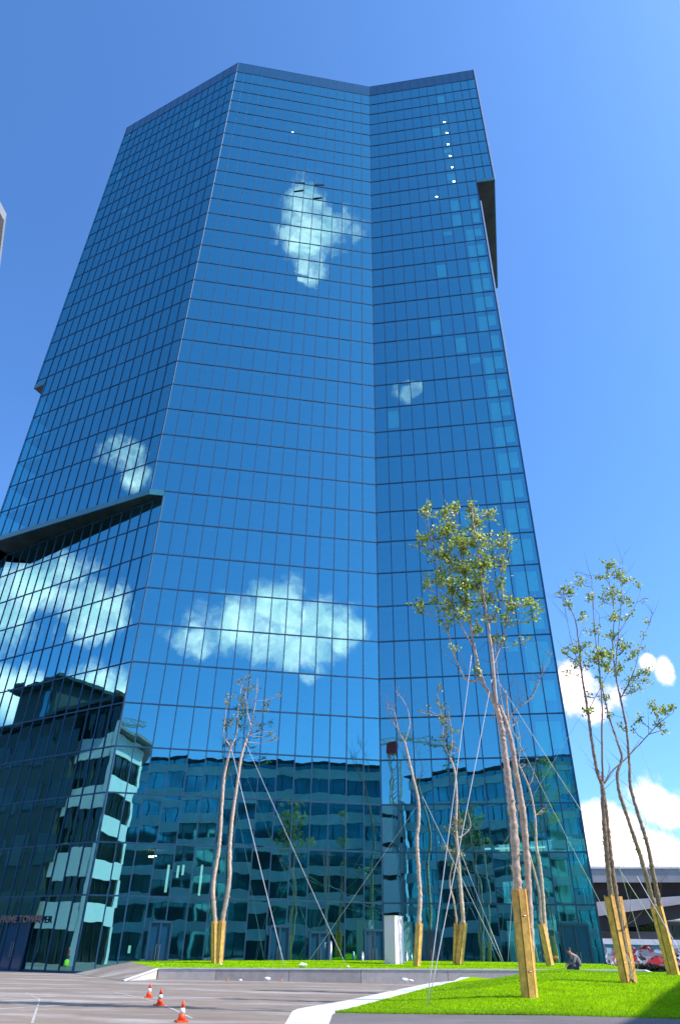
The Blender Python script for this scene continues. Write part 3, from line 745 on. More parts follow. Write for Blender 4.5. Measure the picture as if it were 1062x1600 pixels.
# ------------------------------------------------------------------ road viaduct at the right
vt = empty('road_viaduct', (45, 95, 0), 'elevated concrete road bridge with a railing, right of the tower', 'bridge')
VY = 92
def vseg(name, pl, pr, thick_px, m, depth, Yl=VY, Yr=VY):   # slab whose front face spans two picture columns
    a = aty(pl[0], pl[1], Yl); b = aty(pr[0], pr[1], Yr); a2 = aty(pl[0], pl[1] + thick_px, Yl); t = a.z - a2.z
    d = (b - a); a = a - d * .4; b = b + d * 1.5; o = MB(); back = Vector((0, depth, 0)); dn = Vector((0, 0, -t))
    v = [a, b, b + back, a + back]; i = 0
    o.face([p for p in v]); o.face([p + dn for p in reversed(v)])
    for k in range(4): o.face([v[k] + dn, v[(k + 1) % 4] + dn, v[(k + 1) % 4], v[k]])
    return o.build(name, m, vt), a, b
deck, da, db = vseg('deck_edge', (925, 1357), (1062, 1357), 22, MT['bridge'], .8)
vseg('deck_coping', (925, 1354), (1062, 1354), 3.5, MT['coping'], 1.0, VY - .15, VY - .15)
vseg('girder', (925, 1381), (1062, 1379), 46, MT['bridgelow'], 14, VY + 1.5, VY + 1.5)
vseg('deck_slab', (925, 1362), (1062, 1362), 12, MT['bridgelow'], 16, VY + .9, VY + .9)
m = MB()
for off in (0.35, .75, 1.1): m.bar(da + Vector((0, .3, off)), db + Vector((0, .3, off)), .05, .05)
nP = int((db - da).length / 2)
for k in range(nP + 1):
    p = da.lerp(db, k / nP) + Vector((0, .3, 0)); m.bar(p, p + Vector((0, 0, 1.1)), .06, .06, up=(0, 1, 0))
m.build('railing', MT['steel'], vt)
# ramp: two slanting beams under the deck
m = MB()
def slant(p0, p1, p2, p3, Y, depth, name, mt):
    P = [aty(*p, Y) for p in (p0, p1, p2, p3)]; o = MB(); bk = Vector((0, depth, 0)); o.face(P); o.face([p + bk for p in reversed(P)])
    for k in range(4): o.face([P[k], P[k] + bk, P[(k + 1) % 4] + bk, P[(k + 1) % 4]])
    return o.build(name, mt, vt)
slant((900, 1437), (1100, 1408), (1100, 1398), (900, 1412), 89, 3, 'ramp_edge', MT['pinkconc'])
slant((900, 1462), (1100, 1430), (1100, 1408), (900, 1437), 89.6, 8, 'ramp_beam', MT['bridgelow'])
m = MB()
for x, Y in ((938, 106), (1012, 108)):
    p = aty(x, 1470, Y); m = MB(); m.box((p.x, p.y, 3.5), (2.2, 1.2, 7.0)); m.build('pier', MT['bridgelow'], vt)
def block(name, label, cat, pl, pr, ybot, Y, depth, m, h=None):
    a = aty(pl[0], pl[1], Y); b = aty(pr[0], pr[1], Y); t = empty(name, ((a.x + b.x) / 2, Y, 0), label, cat)
    o = MB(); o.prism([(a.x, Y), (b.x, Y), (b.x, Y + depth), (a.x, Y + depth)], 0, a.z); o.build('wall', m, t); return t, a, b
t, a, b = block('concrete_building', 'plain light grey concrete building behind the bridge at the right edge', 'building', (1022, 1440), (1090, 1440), 1470, 112, 12, MT['bridge'])
w = MB(); p = aty(1062, 1448, 111.9); w.box((p.x, 111.95, p.z - .6), (2.2, .12, 1.3)); w.build('window', MT['winglass'], t)
w = MB(); w.box(((a.x + b.x) / 2, 118, a.z + .12), (b.x - a.x + .6, 12.8, .22)); w.build('roof', MT['coping'], t)
t, a, b = block('storage_building', 'low pinkish grey shed under the bridge behind the graffiti wall', 'building', (925, 1446), (1025, 1446), 1470, 118, 12, MT['pinkconc'])
w = MB()
for x in (960, 985, 1008):
    p = aty(x, 1458, 117.9); w.box((p.x, 117.95, p.z), (2.8, .12, 1.5))
w.build('window', MT['winglass'], t)
w = MB(); w.box(((a.x + b.x) / 2, 124, a.z + .12), (b.x - a.x + .6, 12.8, .22)); w.build('roof', MT['bridge'], t)
gt = empty('graffiti_wall', (46, 84, 0), 'long wall sprayed with red and white graffiti under a white coping', 'wall')
a = aty(900, 1475, 84); b = aty(1120, 1473, 84); m = MB(); m.prism([(a.x, 84), (b.x, 84), (b.x, 84.4), (a.x, 84.4)], 0, a.z); m.build('painted_panel', MT['graffiti'], gt)
m = MB(); m.prism([(a.x, 83.8), (b.x, 83.8), (b.x, 84.6), (a.x, 84.6)], a.z + .003, a.z + .5); m.build('coping', MT['coping'], gt)
m = MB(); m.prism([(a.x, 97.0), (b.x, 97.0), (b.x, 98), (a.x, 98)], 0, 4.1)
tag(m.build('track_barrier', MT['bridge']), 'pale horizontal barrier strip beyond the graffiti wall', 'barrier')
# dark low hedge in front of it
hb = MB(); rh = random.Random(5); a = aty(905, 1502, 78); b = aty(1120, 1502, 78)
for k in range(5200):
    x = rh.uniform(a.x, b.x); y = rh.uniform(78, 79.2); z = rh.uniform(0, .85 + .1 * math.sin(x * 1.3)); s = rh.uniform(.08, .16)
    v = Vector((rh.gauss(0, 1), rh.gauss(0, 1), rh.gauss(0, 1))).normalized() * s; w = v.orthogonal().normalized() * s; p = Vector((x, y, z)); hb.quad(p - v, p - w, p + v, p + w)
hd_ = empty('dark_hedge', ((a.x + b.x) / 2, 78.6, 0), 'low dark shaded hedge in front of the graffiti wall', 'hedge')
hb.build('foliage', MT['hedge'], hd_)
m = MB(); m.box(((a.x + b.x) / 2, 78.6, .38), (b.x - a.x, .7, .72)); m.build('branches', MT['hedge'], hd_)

# ------------------------------------------------------------------ trees
rt = random.Random(21)
def smooth_path(pts, rad, seg=5, jit=0):
    out = []; rr_ = []
    n = len(pts)
    for i in range(n - 1):
        p0, p1, p2, p3 = pts[max(i - 1, 0)], pts[i], pts[i + 1], pts[min(i + 2, n - 1)]
        for k in range(seg):
            t = k / seg; a = .5 * ((2 * p1) + (p2 - p0) * t + (2 * p0 - 5 * p1 + 4 * p2 - p3) * t * t + (3 * p1 - p0 - 3 * p2 + p3) * t ** 3)
            out.append(a + Vector((rt.gauss(0, jit), rt.gauss(0, jit), 0))); rr_.append(lerp(rad[i], rad[i + 1], t))
    out.append(pts[-1]); rr_.append(rad[-1]); return out, rr_
def leafquad(mb, p, s):
    v = Vector((rt.gauss(0, 1), rt.gauss(0, 1), rt.gauss(0, .8))).normalized(); w = v.cross(Vector((rt.gauss(0, 1), rt.gauss(0, 1), rt.gauss(0, 1)))).normalized()
    mb.quad(p, p + v * s * .5 + w * s * .38, p + v * s, p + v * s * .5 - w * s * .38)
def tree(base, Y, stems, blobs, leafm, label, group, leaf=.10, dens=1.0, knob=1.0, barkm='bark', twigs=0, name='birch_tree'):
    t = empty(name, base, label, 'tree', group)
    nodes = []; tr = MB()
    for si, (pl, r0, r1, main) in enumerate(stems):
        dy = 0 if main else rt.uniform(-.3, .3)
        pts = [aty(x, y, Y + dy * min(1, k / 2)) for k, (x, y) in enumerate(pl)]; n = len(pts)
        rad = [lerp(r0, r1, (k / (n - 1)) ** .85) for k in range(n)]
        P, Rr = smooth_path(pts, rad, 7, .006)
        mb = MB() if main else tr
        if main:
            P2, R2 = [], []                      # knobbly rings of the trunk
            for k in range(len(P) - 1):
                sg = max(2, int((P[k + 1] - P[k]).length / .07))
                for j in range(sg): P2.append(P[k].lerp(P[k + 1], j / sg)); R2.append(lerp(Rr[k], Rr[k + 1], j / sg) * (1 + knob * rt.choice((-.07, 0, .05, .20))))
            P2.append(P[-1]); R2.append(Rr[-1]); mb.tube(P2, R2, 8)
            for k in range(0, len(P2), 3):       # little stubs
                d = Vector((rt.gauss(0, 1), rt.gauss(0, 1), rt.gauss(0, .3))).normalized(); r = R2[k]
                mb.tube([P2[k] + d * r * .6, P2[k] + d * r * 1.45], [r * .30, r * .12], 5)
            mb.build('trunk', MT[barkm], t)
        else: mb.tube(P, Rr, 6)
        nodes += list(zip(P, Rr))
    lf = MB(); tw = MB()
    tips = []
    for (x, y, r, cnt) in blobs:
        pr = r / 1056 * Y * 1.0 / max(.4, (ray(x, y).y)) ; c = aty(x, y, Y + rt.gauss(0, .35) * pr)
        # limb from the closest lower trunk node to the clump
        cand = [n for n in nodes if n[0].z < c.z - .15]
        if not cand: cand = nodes
        nn = min(cand, key=lambda n: (n[0] - c).length + (0 if n[0].z < c.z - pr * .5 else 1))
        mid = nn[0].lerp(c, .5) + Vector((rt.gauss(0, .12), rt.gauss(0, .12), -.10 * (c - nn[0]).length)) * .8
        P, Rr = smooth_path([nn[0], mid, c], [min(nn[1] * .6, .035), .02, .008], 4, .01); tr.tube(P, Rr, 5)
        for k in range(max(3, int(cnt / 7))):
            d = Vector((rt.gauss(0, 1), rt.gauss(0, 1), rt.gauss(.25, .9))); d = d.normalized() * pr * rt.uniform(.5, 1.15); s = P[rt.randrange(len(P) // 2, len(P))]
            e = c + d; m_ = s.lerp(e, .55) + Vector((rt.gauss(0, .06), rt.gauss(0, .06), rt.gauss(0, .06)))
            tw.tube([s, m_, e], [.010, .007, .003], 4, cap=False); tips.append((s, m_, e, cnt / max(3, int(cnt / 7))))
    for (s, m_, e, c_) in tips:
        for k in range(int(c_ * dens)):
            q = rt.random() ** .6; p = s.lerp(m_, q * 2) if q < .5 else m_.lerp(e, q * 2 - 1)
            leafquad(lf, p + Vector((rt.gauss(0, .07), rt.gauss(0, .07), rt.gauss(0, .07))), leaf * rt.uniform(.6, 1.25))
    for k in range(twigs):                       # bare fine twigs
        s = nodes[rt.randrange(len(nodes) // 3, len(nodes))][0]; d = Vector((rt.gauss(0, .5), rt.gauss(0, .5), rt.uniform(.3, 1))).normalized() * rt.uniform(.5, 1.6)
        tw.tube([s, s + d * .5 + Vector((rt.gauss(0, .05), 0, 0)), s + d + Vector((0, 0, .08))], [.012, .007, .002], 4, cap=False)
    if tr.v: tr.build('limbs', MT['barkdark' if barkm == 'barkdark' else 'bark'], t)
    if tw.v: tw.build('twigs', MT['twig'], t)
    if lf.v: lf.build('crown', MT[leafm], t)
    return t
def guard(ptop, pbot, Y, r, label, planks=6, bark_gap=0, zoff=-.1):
    a = aty(*pbot, Y); b = aty(*ptop, Y); a.z += zoff
    t = empty('tree_guard', a, label, 'tree guard', 'wooden trunk guards'); u = (b - a).normalized(); x = u.orthogonal().normalized(); y = u.cross(x)
    for k in range(planks):
        th = 2 * math.pi * (k + .5) / planks; o = (x * math.cos(th) + y * math.sin(th)) * r; rad = (x * math.cos(th) + y * math.sin(th))
        m = MB(); L_ = (b - a).length + rt.uniform(-.04, .04); w = 2 * r * math.sin(math.pi / planks) * .95
        m.bar(a + o, a + o + u * L_, .035, w, up=u.cross(rad)); m.build('plank', MT['wood'], t)
    m = MB()
    for h in (.25, .75):
        c = a.lerp(b, h); pts = [c + (x * math.cos(s) + y * math.sin(s)) * (r + .024) for s in [2 * math.pi * j / 16 for j in range(17)]]; m.tube(pts, .008, 4)
    m.build('wire_tie', MT['steel'], t)
    return t
G = 'young birches on the two lawns'
YM = 23.0
main_l = aty(827, 1557, YM)
tree(tuple(aty(826, 1557, YM)), YM, [
    ([(826, 1552), (818, 1470), (809, 1392), (802, 1290), (794, 1221), (787, 1164), (783, 1136), (776, 1108), (768, 1088)], .155, .075, True),
    ([(826, 1550), (829, 1470), (826, 1392), (818, 1275), (806, 1204), (799, 1160), (790, 1129), (780, 1102)], .10, .06, True),
    ([(768, 1089), (752, 1061), (741, 1012), (730, 947), (722, 880), (712, 820), (708, 795)], .075, .018, False),
    ([(776, 1110), (774, 1090), (770, 1040), (763, 977), (754, 925), (748, 877), (739, 816), (737, 785)], .075, .018, False),
    ([(752, 1061), (726, 1060), (704, 1003), (693, 947), (680, 880), (668, 812)], .038, .010, False),
    ([(741, 1012), (712, 960), (705, 900), (690, 850)], .03, .008, False), ([(770, 1040), (785, 1000), (792, 960), (800, 930)], .03, .008, False),
    ([(784, 1136), (802, 1112), (830, 1090), (848, 1050), (862, 1020)], .030, .006, False),
    ([(763, 977), (785, 940), (783, 900), (790, 850)], .03, .008, False)],
    [(668, 797, 14, 45), (690, 800, 18, 70), (712, 795, 10, 40), (739, 790, 9, 35), (768, 805, 16, 50), (745, 815, 20, 90), (700, 830, 28, 150), (725, 848, 30, 190), (755, 845, 24, 110),
     (785, 850, 18, 70), (795, 835, 10, 25), (664, 840, 14, 40), (655, 848, 10, 22), (690, 868, 28, 170), (722, 885, 32, 210), (752, 880, 24, 120), (778, 880, 18, 60), (745, 915, 28, 150), (712, 915, 28, 160),
     (685, 905, 20, 70), (665, 908, 12, 25), (780, 912, 14, 35), (730, 940, 24, 95), (762, 940, 20, 60), (700, 945, 18, 60), (672, 935, 12, 25), (645, 948, 10, 24), (655, 940, 8, 14), (800, 946, 18, 55), (826, 942, 15, 45),
     (842, 950, 10, 25), (838, 965, 8, 16), (790, 970, 14, 30), (720, 965, 20, 45), (745, 975, 20, 40), (695, 975, 14, 25), (775, 1000, 10, 14), (745, 1048, 8, 14), (765, 960, 14, 26), (708, 1010, 10, 12), (790, 1000, 10, 12), (818, 1000, 9, 9)],
    'leaf', 'tallest birch with the fullest leafy crown, standing on the near lawn', G, leaf=.12, dens=2.7, twigs=110)
guard((810, 1391), (827, 1557), YM, .20, 'thick wooden trunk guard round the tallest birch on the near lawn', 7)
YB = 27.0; p = aty(824, 1500, 29)
tree(tuple(aty(830, 1524, 30)), 30, [
    ([(829, 1522), (827, 1440), (820, 1330), (812, 1260), (805, 1215), (796, 1150), (790, 1080)], .10, .035, True),
    ([(805, 1215), (790, 1130), (778, 1060), (772, 1000)], .03, .01, False)],
    [(805, 1130, 12, 16), (775, 1120, 14, 20), (820, 1170, 10, 8)], 'leafdry', 'slender birch half hidden directly behind the tallest birch', G, leaf=.09, dens=.8, twigs=14)
guard((823, 1418), (829, 1528), 30, .15, 'narrow wooden guard just behind the thick one', 5)
# right-hand pair
YR = 27.0
tree(tuple(aty(982, 1536, YR)), YR, [
    ([(982, 1532), (966, 1460), (954, 1399), (944, 1290), (941, 1232), (932, 1204), (923, 1150), (918, 1112), (908, 1051), (903, 1000), (897, 965), (880, 930)], .125, .012, True),
    ([(984, 1532), (972, 1460), (962, 1399), (954, 1341), (949, 1290), (942, 1235)], .10, .07, True),
    ([(942, 1235), (940, 1153), (940, 1102), (935, 1034), (930, 1000), (926, 950), (924, 900)], .045, .010, False),
    ([(944, 1224), (956, 1205), (979, 1184), (1024, 1136), (1040, 1122), (1052, 1114)], .035, .008, False),
    ([(918, 1112), (935, 1080), (950, 1050)], .02, .006, False), ([(908, 1051), (892, 1000), (884, 960)], .02, .006, False)],
    [(890, 920, 14, 55), (905, 908, 12, 40), (880, 925, 9, 24), (915, 935, 12, 30), (888, 948, 10, 30), (908, 960, 10, 26), (893, 1015, 12, 34), (880, 1020, 9, 18), (912, 1010, 16, 50), (925, 1030, 20, 85), (940, 1020, 16, 60),
     (905, 1040, 12, 40), (945, 1040, 14, 45), (885, 1050, 8, 14), (918, 1085, 8, 10), (918, 1110, 8, 24), (925, 985, 14, 35), (1000, 1125, 10, 24), (1018, 1104, 12, 36), (1038, 1112, 12, 40), (1050, 1105, 8, 20), (1028, 1130, 9, 24), (1040, 1140, 6, 12), (990, 1140, 6, 10)],
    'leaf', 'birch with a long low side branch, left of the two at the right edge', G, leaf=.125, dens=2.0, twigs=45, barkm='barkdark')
guard((951, 1401), (978, 1536), YR, .145, 'wooden guard with a split front round the left of the two right-hand birches', 5); guard((964, 1401), (988, 1537), YR + .25, .13, 'second half of the double wooden guard beside the split one', 5)
YS = 33.0
tree(tuple(aty(1049, 1523, YS)), YS, [
    ([(1049, 1520), (1034, 1460), (1018, 1405), (1007, 1361), (990, 1307), (969, 1245), (964, 1211), (971, 1184), (962, 1153), (949, 1112), (939, 1068), (934, 1030), (936, 960)], .14, .012, True),
    ([(1052, 1520), (1040, 1460), (1027, 1399), (1012, 1324), (1000, 1283), (985, 1232), (983, 1194), (978, 1136), (969, 1092), (961, 1051), (957, 1000), (959, 956), (948, 890)], .13, .012, True),
    ([(961, 1051), (965, 1000), (970, 940), (972, 890), (974, 866)], .03, .006, False), ([(969, 1092), (990, 1050), (1000, 1010), (1020, 960)], .03, .006, False), ([(957, 1000), (985, 960), (1000, 925)], .02, .005, False)],
    [(948, 882, 14, 60), (962, 895, 16, 85), (940, 900, 12, 40), (975, 905, 14, 50), (955, 925, 20, 95), (975, 935, 16, 70), (942, 940, 12, 35), (990, 915, 9, 22), (962, 965, 18, 70), (985, 960, 10, 22), (1012, 970, 8, 12), (1008, 935, 7, 8),
     (955, 995, 14, 55), (972, 1010, 18, 80), (990, 1025, 16, 50), (950, 1020, 14, 55), (968, 1045, 18, 70), (990, 1055, 16, 55), (1005, 1045, 14, 40), (1015, 1060, 10, 26), (985, 1080, 14, 40), (1000, 1075, 10, 22), (945, 1085, 12, 34), (950, 1115, 8, 16), (970, 1135, 7, 16), (1008, 1010, 9, 14), (935, 1065, 12, 30), (1005, 990, 8, 12)],
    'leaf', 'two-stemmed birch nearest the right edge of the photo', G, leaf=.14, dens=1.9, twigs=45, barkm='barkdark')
guard((1025, 1417), (1052, 1523), YS, .21, 'wooden guard round the two-stemmed birch nearest the right edge', 6)
# far lawn
def fy(x, y, Y): p = aty(x, y, Y); return (p.x, p.y, far_z(p.x, p.y))
Y1 = 51.8
tree(fy(338, 1500, Y1), Y1, [([(337, 1502), (336, 1440), (333, 1385), (342, 1325), (346, 1270), (350, 1215), (358, 1178), (361, 1168)], .16, .075, True),
    ([(361, 1168), (350, 1150), (352, 1120), (355, 1095)], .05, .015, False), ([(361, 1168), (370, 1145), (372, 1110), (378, 1070), (385, 1058)], .05, .012, False)],
    [(354, 1100, 9, 30), (355, 1130, 8, 26), (370, 1120, 12, 30), (378, 1095, 16, 60), (390, 1075, 14, 36), (368, 1065, 8, 16), (386, 1060, 8, 14), (355, 1085, 6, 10)], 'leafdry', 'thin birch with pale sparse leaves, left of the pair on the far lawn', G, leaf=.17, dens=1.4, twigs=40, knob=.8)
tree(fy(346, 1500, Y1), Y1, [([(344, 1502), (348, 1440), (358, 1380), (359, 1325), (364, 1270), (372, 1215), (378, 1178), (385, 1155)], .16, .08, True),
    ([(385, 1155), (392, 1135), (400, 1090), (402, 1060)], .05, .012, False), ([(392, 1135), (387, 1115), (385, 1095)], .04, .012, False), ([(388, 1150), (405, 1145), (425, 1143)], .02, .008, False)],
    [(418, 1100, 8, 22), (438, 1086, 8, 20), (431, 1146, 8, 22), (435, 1155, 5, 14), (402, 1130, 6, 10), (400, 1075, 8, 6), (384, 1080, 8, 14), (420, 1112, 5, 10)], 'leafdry', 'thin birch with a drooping side twig, right one of the pair on the far lawn', G, leaf=.17, dens=1.4, twigs=44, knob=.8)
guard((336, 1440), (336, 1503), Y1, .20, 'slim wooden guard on the left trunk of the far lawn pair', 5); guard((348, 1440), (343, 1503), Y1, .20, 'slim leaning wooden guard on the right trunk of the far lawn pair', 5)
Y2 = 49.5
tree(fy(652, 1505, Y2), Y2, [([(652, 1506), (654, 1443), (656, 1400), (653, 1350), (651, 1310), (654, 1285), (653, 1250), (645, 1215), (637, 1180), (632, 1160)], .15, .07, True),
    ([(632, 1160), (622, 1140), (615, 1110), (603, 1108)], .04, .012, False), ([(632, 1160), (640, 1130), (633, 1100), (618, 1080)], .04, .012, False), ([(622, 1140), (612, 1125), (605, 1100)], .03, .01, False)],
    [(620, 1085, 8, 5), (606, 1110, 8, 4)], 'leafdry', 'almost leafless single birch right of the white pillar', G, leaf=.14, dens=.5, twigs=70, knob=.8)
guard((655, 1443), (651, 1507), Y2, .19, 'wooden guard nearest the white pillar', 5)
Y3 = 51.5
tree(fy(720, 1503, Y3), Y3, [([(719, 1504), (723, 1443), (720, 1400), (716, 1345), (712, 1290), (713, 1245), (710, 1205), (703, 1185)], .15, .065, True),
    ([(712, 1504), (713, 1443), (709, 1410), (702, 1380), (708, 1345)], .09, .04, True),
    ([(703, 1185), (693, 1160), (690, 1125), (682, 1080)], .045, .012, False), ([(703, 1185), (706, 1150), (700, 1110)], .04, .012, False), ([(716, 1310), (728, 1302), (735, 1290), (731, 1270)], .05, .02, False)],
    [(684, 1078, 9, 30), (688, 1100, 12, 45), (700, 1120, 14, 50), (695, 1145, 14, 45), (668, 1110, 10, 20), (655, 1112, 6, 10), (708, 1140, 10, 26), (706, 1165, 10, 26), (690, 1125, 10, 22), (715, 1170, 6, 10),
     (712, 1285, 12, 50), (704, 1300, 12, 46), (722, 1290, 8, 20), (712, 1335, 12, 44), (700, 1330, 9, 24), (688, 1322, 6, 10), (712, 1360, 8, 18)], 'leafdry', 'birch with leaf tufts low on its trunk, rising from two touching guards', G, leaf=.17, dens=1.45, twigs=26, knob=.8)
guard((713, 1444), (711, 1504), Y3, .14, 'narrower wooden guard left of a touching wider one', 5); guard((724, 1443), (717, 1504), Y3 - .3, .20, 'wider wooden guard right of a touching narrower one', 5)
Y4 = 50
tree(fy(860, 1505, Y4), Y4, [([(860, 1506), (851, 1443), (848, 1400), (843, 1350), (838, 1325), (836, 1285), (833, 1260), (826, 1230), (815, 1205), (810, 1195)], .13, .045, True),
    ([(858, 1506), (846, 1443), (843, 1400), (835, 1365), (825, 1330), (818, 1310)], .11, .05, True), ([(836, 1275), (842, 1270), (850, 1262)], .03, .012, False), ([(810, 1195), (812, 1160), (806, 1120)], .03, .01, False), ([(826, 1230), (832, 1215), (834, 1200)], .03, .008, False)],
    [(850, 1264, 8, 22), (846, 1270, 6, 12), (832, 1218, 8, 12), (822, 1195, 10, 12), (812, 1150, 12, 16), (800, 1120, 14, 20), (806, 1170, 8, 10)], 'leafdry', 'thin crooked birch on the far lawn nearest the seated man', G, leaf=.15, dens=.8, twigs=24, knob=.8)
guard((846, 1444), (859, 1506), Y4, .20, 'leaning wooden guard on the far lawn left of the seated man', 5)

# ------------------------------------------------------------------ guy cables
CG = 'steel guy cables bracing the birches'
def cable(a, Ya, b, Yb, r, label):
    p = aty(*a, Ya); q = aty(*b, Yb); m = MB(); n = 12; L_ = (q - p).length
    m.tube([p.lerp(q, k / n) - Vector((0, 0, .002 * L_ * math.sin(math.pi * k / n))) for k in range(n + 1)], r, 5)
    o = m.build('guy_cable', MT['cable'], origin=q); tag(o, label, 'cable', CG)
cable((737, 1020), YM, (666, 1573), 20.8, .012, 'left cable of the two that meet at the front edge of the near lawn'); cable((768, 1062), YM, (669, 1572), 20.9, .013, 'right cable of the two that meet at the front edge of the near lawn')
cable((776, 1062), YM, (1020, 1440), 37, .013, 'cable from the tallest birch slanting down right across the tower edge')
cable((780, 1100), YM + .3, (955, 1445), 44, .011, 'cable from the tallest birch slanting right, below its parallel neighbour')
cable((361, 1168), Y1, (444, 1510), 48.5, .020, 'cable from the left far lawn birch down to the grass'); cable((383, 1160), Y1, (540, 1508), 51, .014, 'cable from the far lawn pair running to the dark doors')
cable((650, 1262), Y2, (484, 1500), 52.5, .013, 'cable from the almost leafless birch slanting down left')
cable((660, 1245), Y2, (784, 1504), 50.5, .014, 'cable from the almost leafless birch slanting down right'); cable((707, 1300), Y3, (786, 1503), 50.3, .018, 'thicker cable meeting another left of the thick guard')
cable((812, 1215), Y4, (793, 1506), 49, .010, 'faint near vertical cable left of the thick guard')
cable((950, 1130), YR, (1110, 1460), 40, .010, 'cable falling right from the long-branched birch'); cable((975, 1105), YS, (1090, 1395), 42, .010, 'faint cable high against the sky at the right edge')
cable((995, 1370), YS, (1095, 1545), 28, .014, 'cable crossing the guard nearest the right edge'); cable((952, 1300), YR, (1003, 1480), 46, .010, 'thin cable under the bridge between the two right-hand guards')
cable((918, 1100), YR, (780, 1330), 50, .008, 'faint cable from the right birch down left across the tower edge')

# ------------------------------------------------------------------ cones
def cone():
    t = empty('traffic_cone', (0, 0, 0), '', 'cone', 'orange traffic cones on the plaza')
    m = MB(); m.box((0, 0, .018), (.27, .27, .035)); m.build('base', MT['cone'], t)
    def seg(z0, z1, r0, r1, name, mt, n=20):
        b = MB(); b.tube([(0, 0, z0), (0, 0, z1)], [r0, r1], n); b.build(name, mt, t)
    R_ = lambda z: .105 - .185 * z
    seg(.035, .17, R_(.035), R_(.17), 'lower_cone', MT['cone']); seg(.17, .28, R_(.17), R_(.28), 'white_band', MT['coneband'])
    seg(.28, .43, R_(.28), .022, 'upper_cone', MT['cone']); return t
cn = cone()
def copy_tree(o, parent=None):
    c = o.copy(); COL.objects.link(c); c.parent = parent
    for ch in [x for x in bpy.data.objects if x.parent == o]: copy_tree(ch, c)
    return c
for k, (x, y, lab, rz) in enumerate(((232, 1560, 'farthest orange traffic cone, nearest the tower', .3), (249, 1572, 'middle orange traffic cone of the row of three', .9), (283, 1598, 'orange traffic cone nearest the camera', .5))):
    c = cn if k == 0 else copy_tree(cn); p = atz(x, y, 0); c.location = (p.x, p.y, .002); c.rotation_euler = (0, 0, rz); c['label'] = lab

# ------------------------------------------------------------------ white pillar, bollards, litter
a = aty(601, 1504, 52); b = aty(617, 1504, 52.0); tp = aty(608, 1433, 52)
pt = empty('white_pillar', (a.x, 52, 0), 'tall white box pillar standing in front of the tower entrance', 'pillar'); wdt = b.x - a.x
m = MB(); m.prism([(a.x, 52), (b.x, 51.55), (b.x + .62, 52.35), (a.x + .62, 52.85)], .3, tp.z); m.build('panel', MT['white'], pt)
m = MB(); m.prism([(a.x - .02, 51.98), (b.x, 51.5), (b.x + .65, 52.35), (a.x + .62, 52.88)], tp.z + .002, tp.z + .06); m.build('cap', MT['coping'], pt)
BG = 'steel bollards by the entrances'
def bollard(x, ytop, ybot, Y, r, lab, ground=None):
    p = aty(x, ybot, Y); q = aty(x, ytop, Y); t = empty('bollard', (p.x, p.y, 0), lab, 'bollard', BG); m = MB(); m.tube([(p.x, p.y, 0), (p.x, p.y, q.z)], r, 14); m.build('post', MT['steel'], t)
    m = MB(); m.tube([(p.x, p.y, q.z), (p.x, p.y, q.z + .04)], [r * 1.05, r * .6], 14); m.build('cap', MT['steel'], t)
bollard(516, 1472, 1502, 54.7, .09, 'tall steel bollard left of the dark entrance doors'); bollard(566, 1489, 1502, 55, .09, 'short steel bollard left of the white pillar')
bollard(635, 1489, 1503, 54.5, .09, 'short steel bollard just right of the white pillar'); bollard(27, 1478, 1516, 60.0, .11, 'bright steel bollard by the left entrance doors'); bollard(9, 1483, 1516, 60.8, .07, 'thin steel bollard at the left edge of the photo')
def litter(x, y, Y, s, m, lab, name='crumpled_paper', cat='litter'):
    p = aty(x, y, Y); b = MB(); n = 7; rl = random.Random(int(x)); i0 = 0
    for j in range(5):
        th = math.pi * (j + .5) / 5
        for k in range(n):
            ph_ = 2 * math.pi * k / n; rr_ = s * rl.uniform(.75, 1.2); b.v.append((p.x + rr_ * math.sin(th) * math.cos(ph_) * 1.3, p.y + rr_ * math.sin(th) * math.sin(ph_), p.z + s * .5 + rr_ * .62 * math.cos(th)))
    for j in range(4):
        for k in range(n): b.f.append((j * n + k, j * n + (k + 1) % n, (j + 1) * n + (k + 1) % n, (j + 1) * n + k)); b.sm.append(False)
    b.f.append(tuple(range(n - 1, -1, -1))); b.f.append(tuple(4 * n + k for k in range(n))); b.sm += [False, False]
    tag(b.build(name, m, origin=p), lab, cat)
litter(473, 1511.5, 48.2, .19, MT['litter'], 'white crumpled bundle on the edge of the far lawn')
litter(345, 1508.5, 48.5, .07, MT['litter'], 'small white scrap on the far lawn in front of the pair of birches')
litter(543, 1512.5, 48, .08, MT['litter'], 'flat white scrap on the far lawn left of the white pillar')
litter(418, 1533, 44.8, .15, MT['litter'], 'white bundle at the foot of the low wall'); litter(376, 1533.5, 44.6, .08, MT['litter'], 'small pale scrap at the wall foot left of the white bundle')
litter(440, 1534, 44.6, .07, MT['orangelitter'], 'small orange scrap at the foot of the low wall'); litter(355, 1533.5, 44.6, .07, MT['orangelitter'], 'leftmost small brown scrap at the wall foot')
litter(632, 1534.5, 44, .15, MT['litter'], 'white and pink rubbish at the wall foot by the kerb tip'); litter(642, 1535.5, 43.6, .11, MT['litter'], 'small white rubbish beside the pink rubbish heap')
litter(868, 1498.5, 51, .13, MT['orangelitter'], 'small orange object on the far lawn behind the seated man')
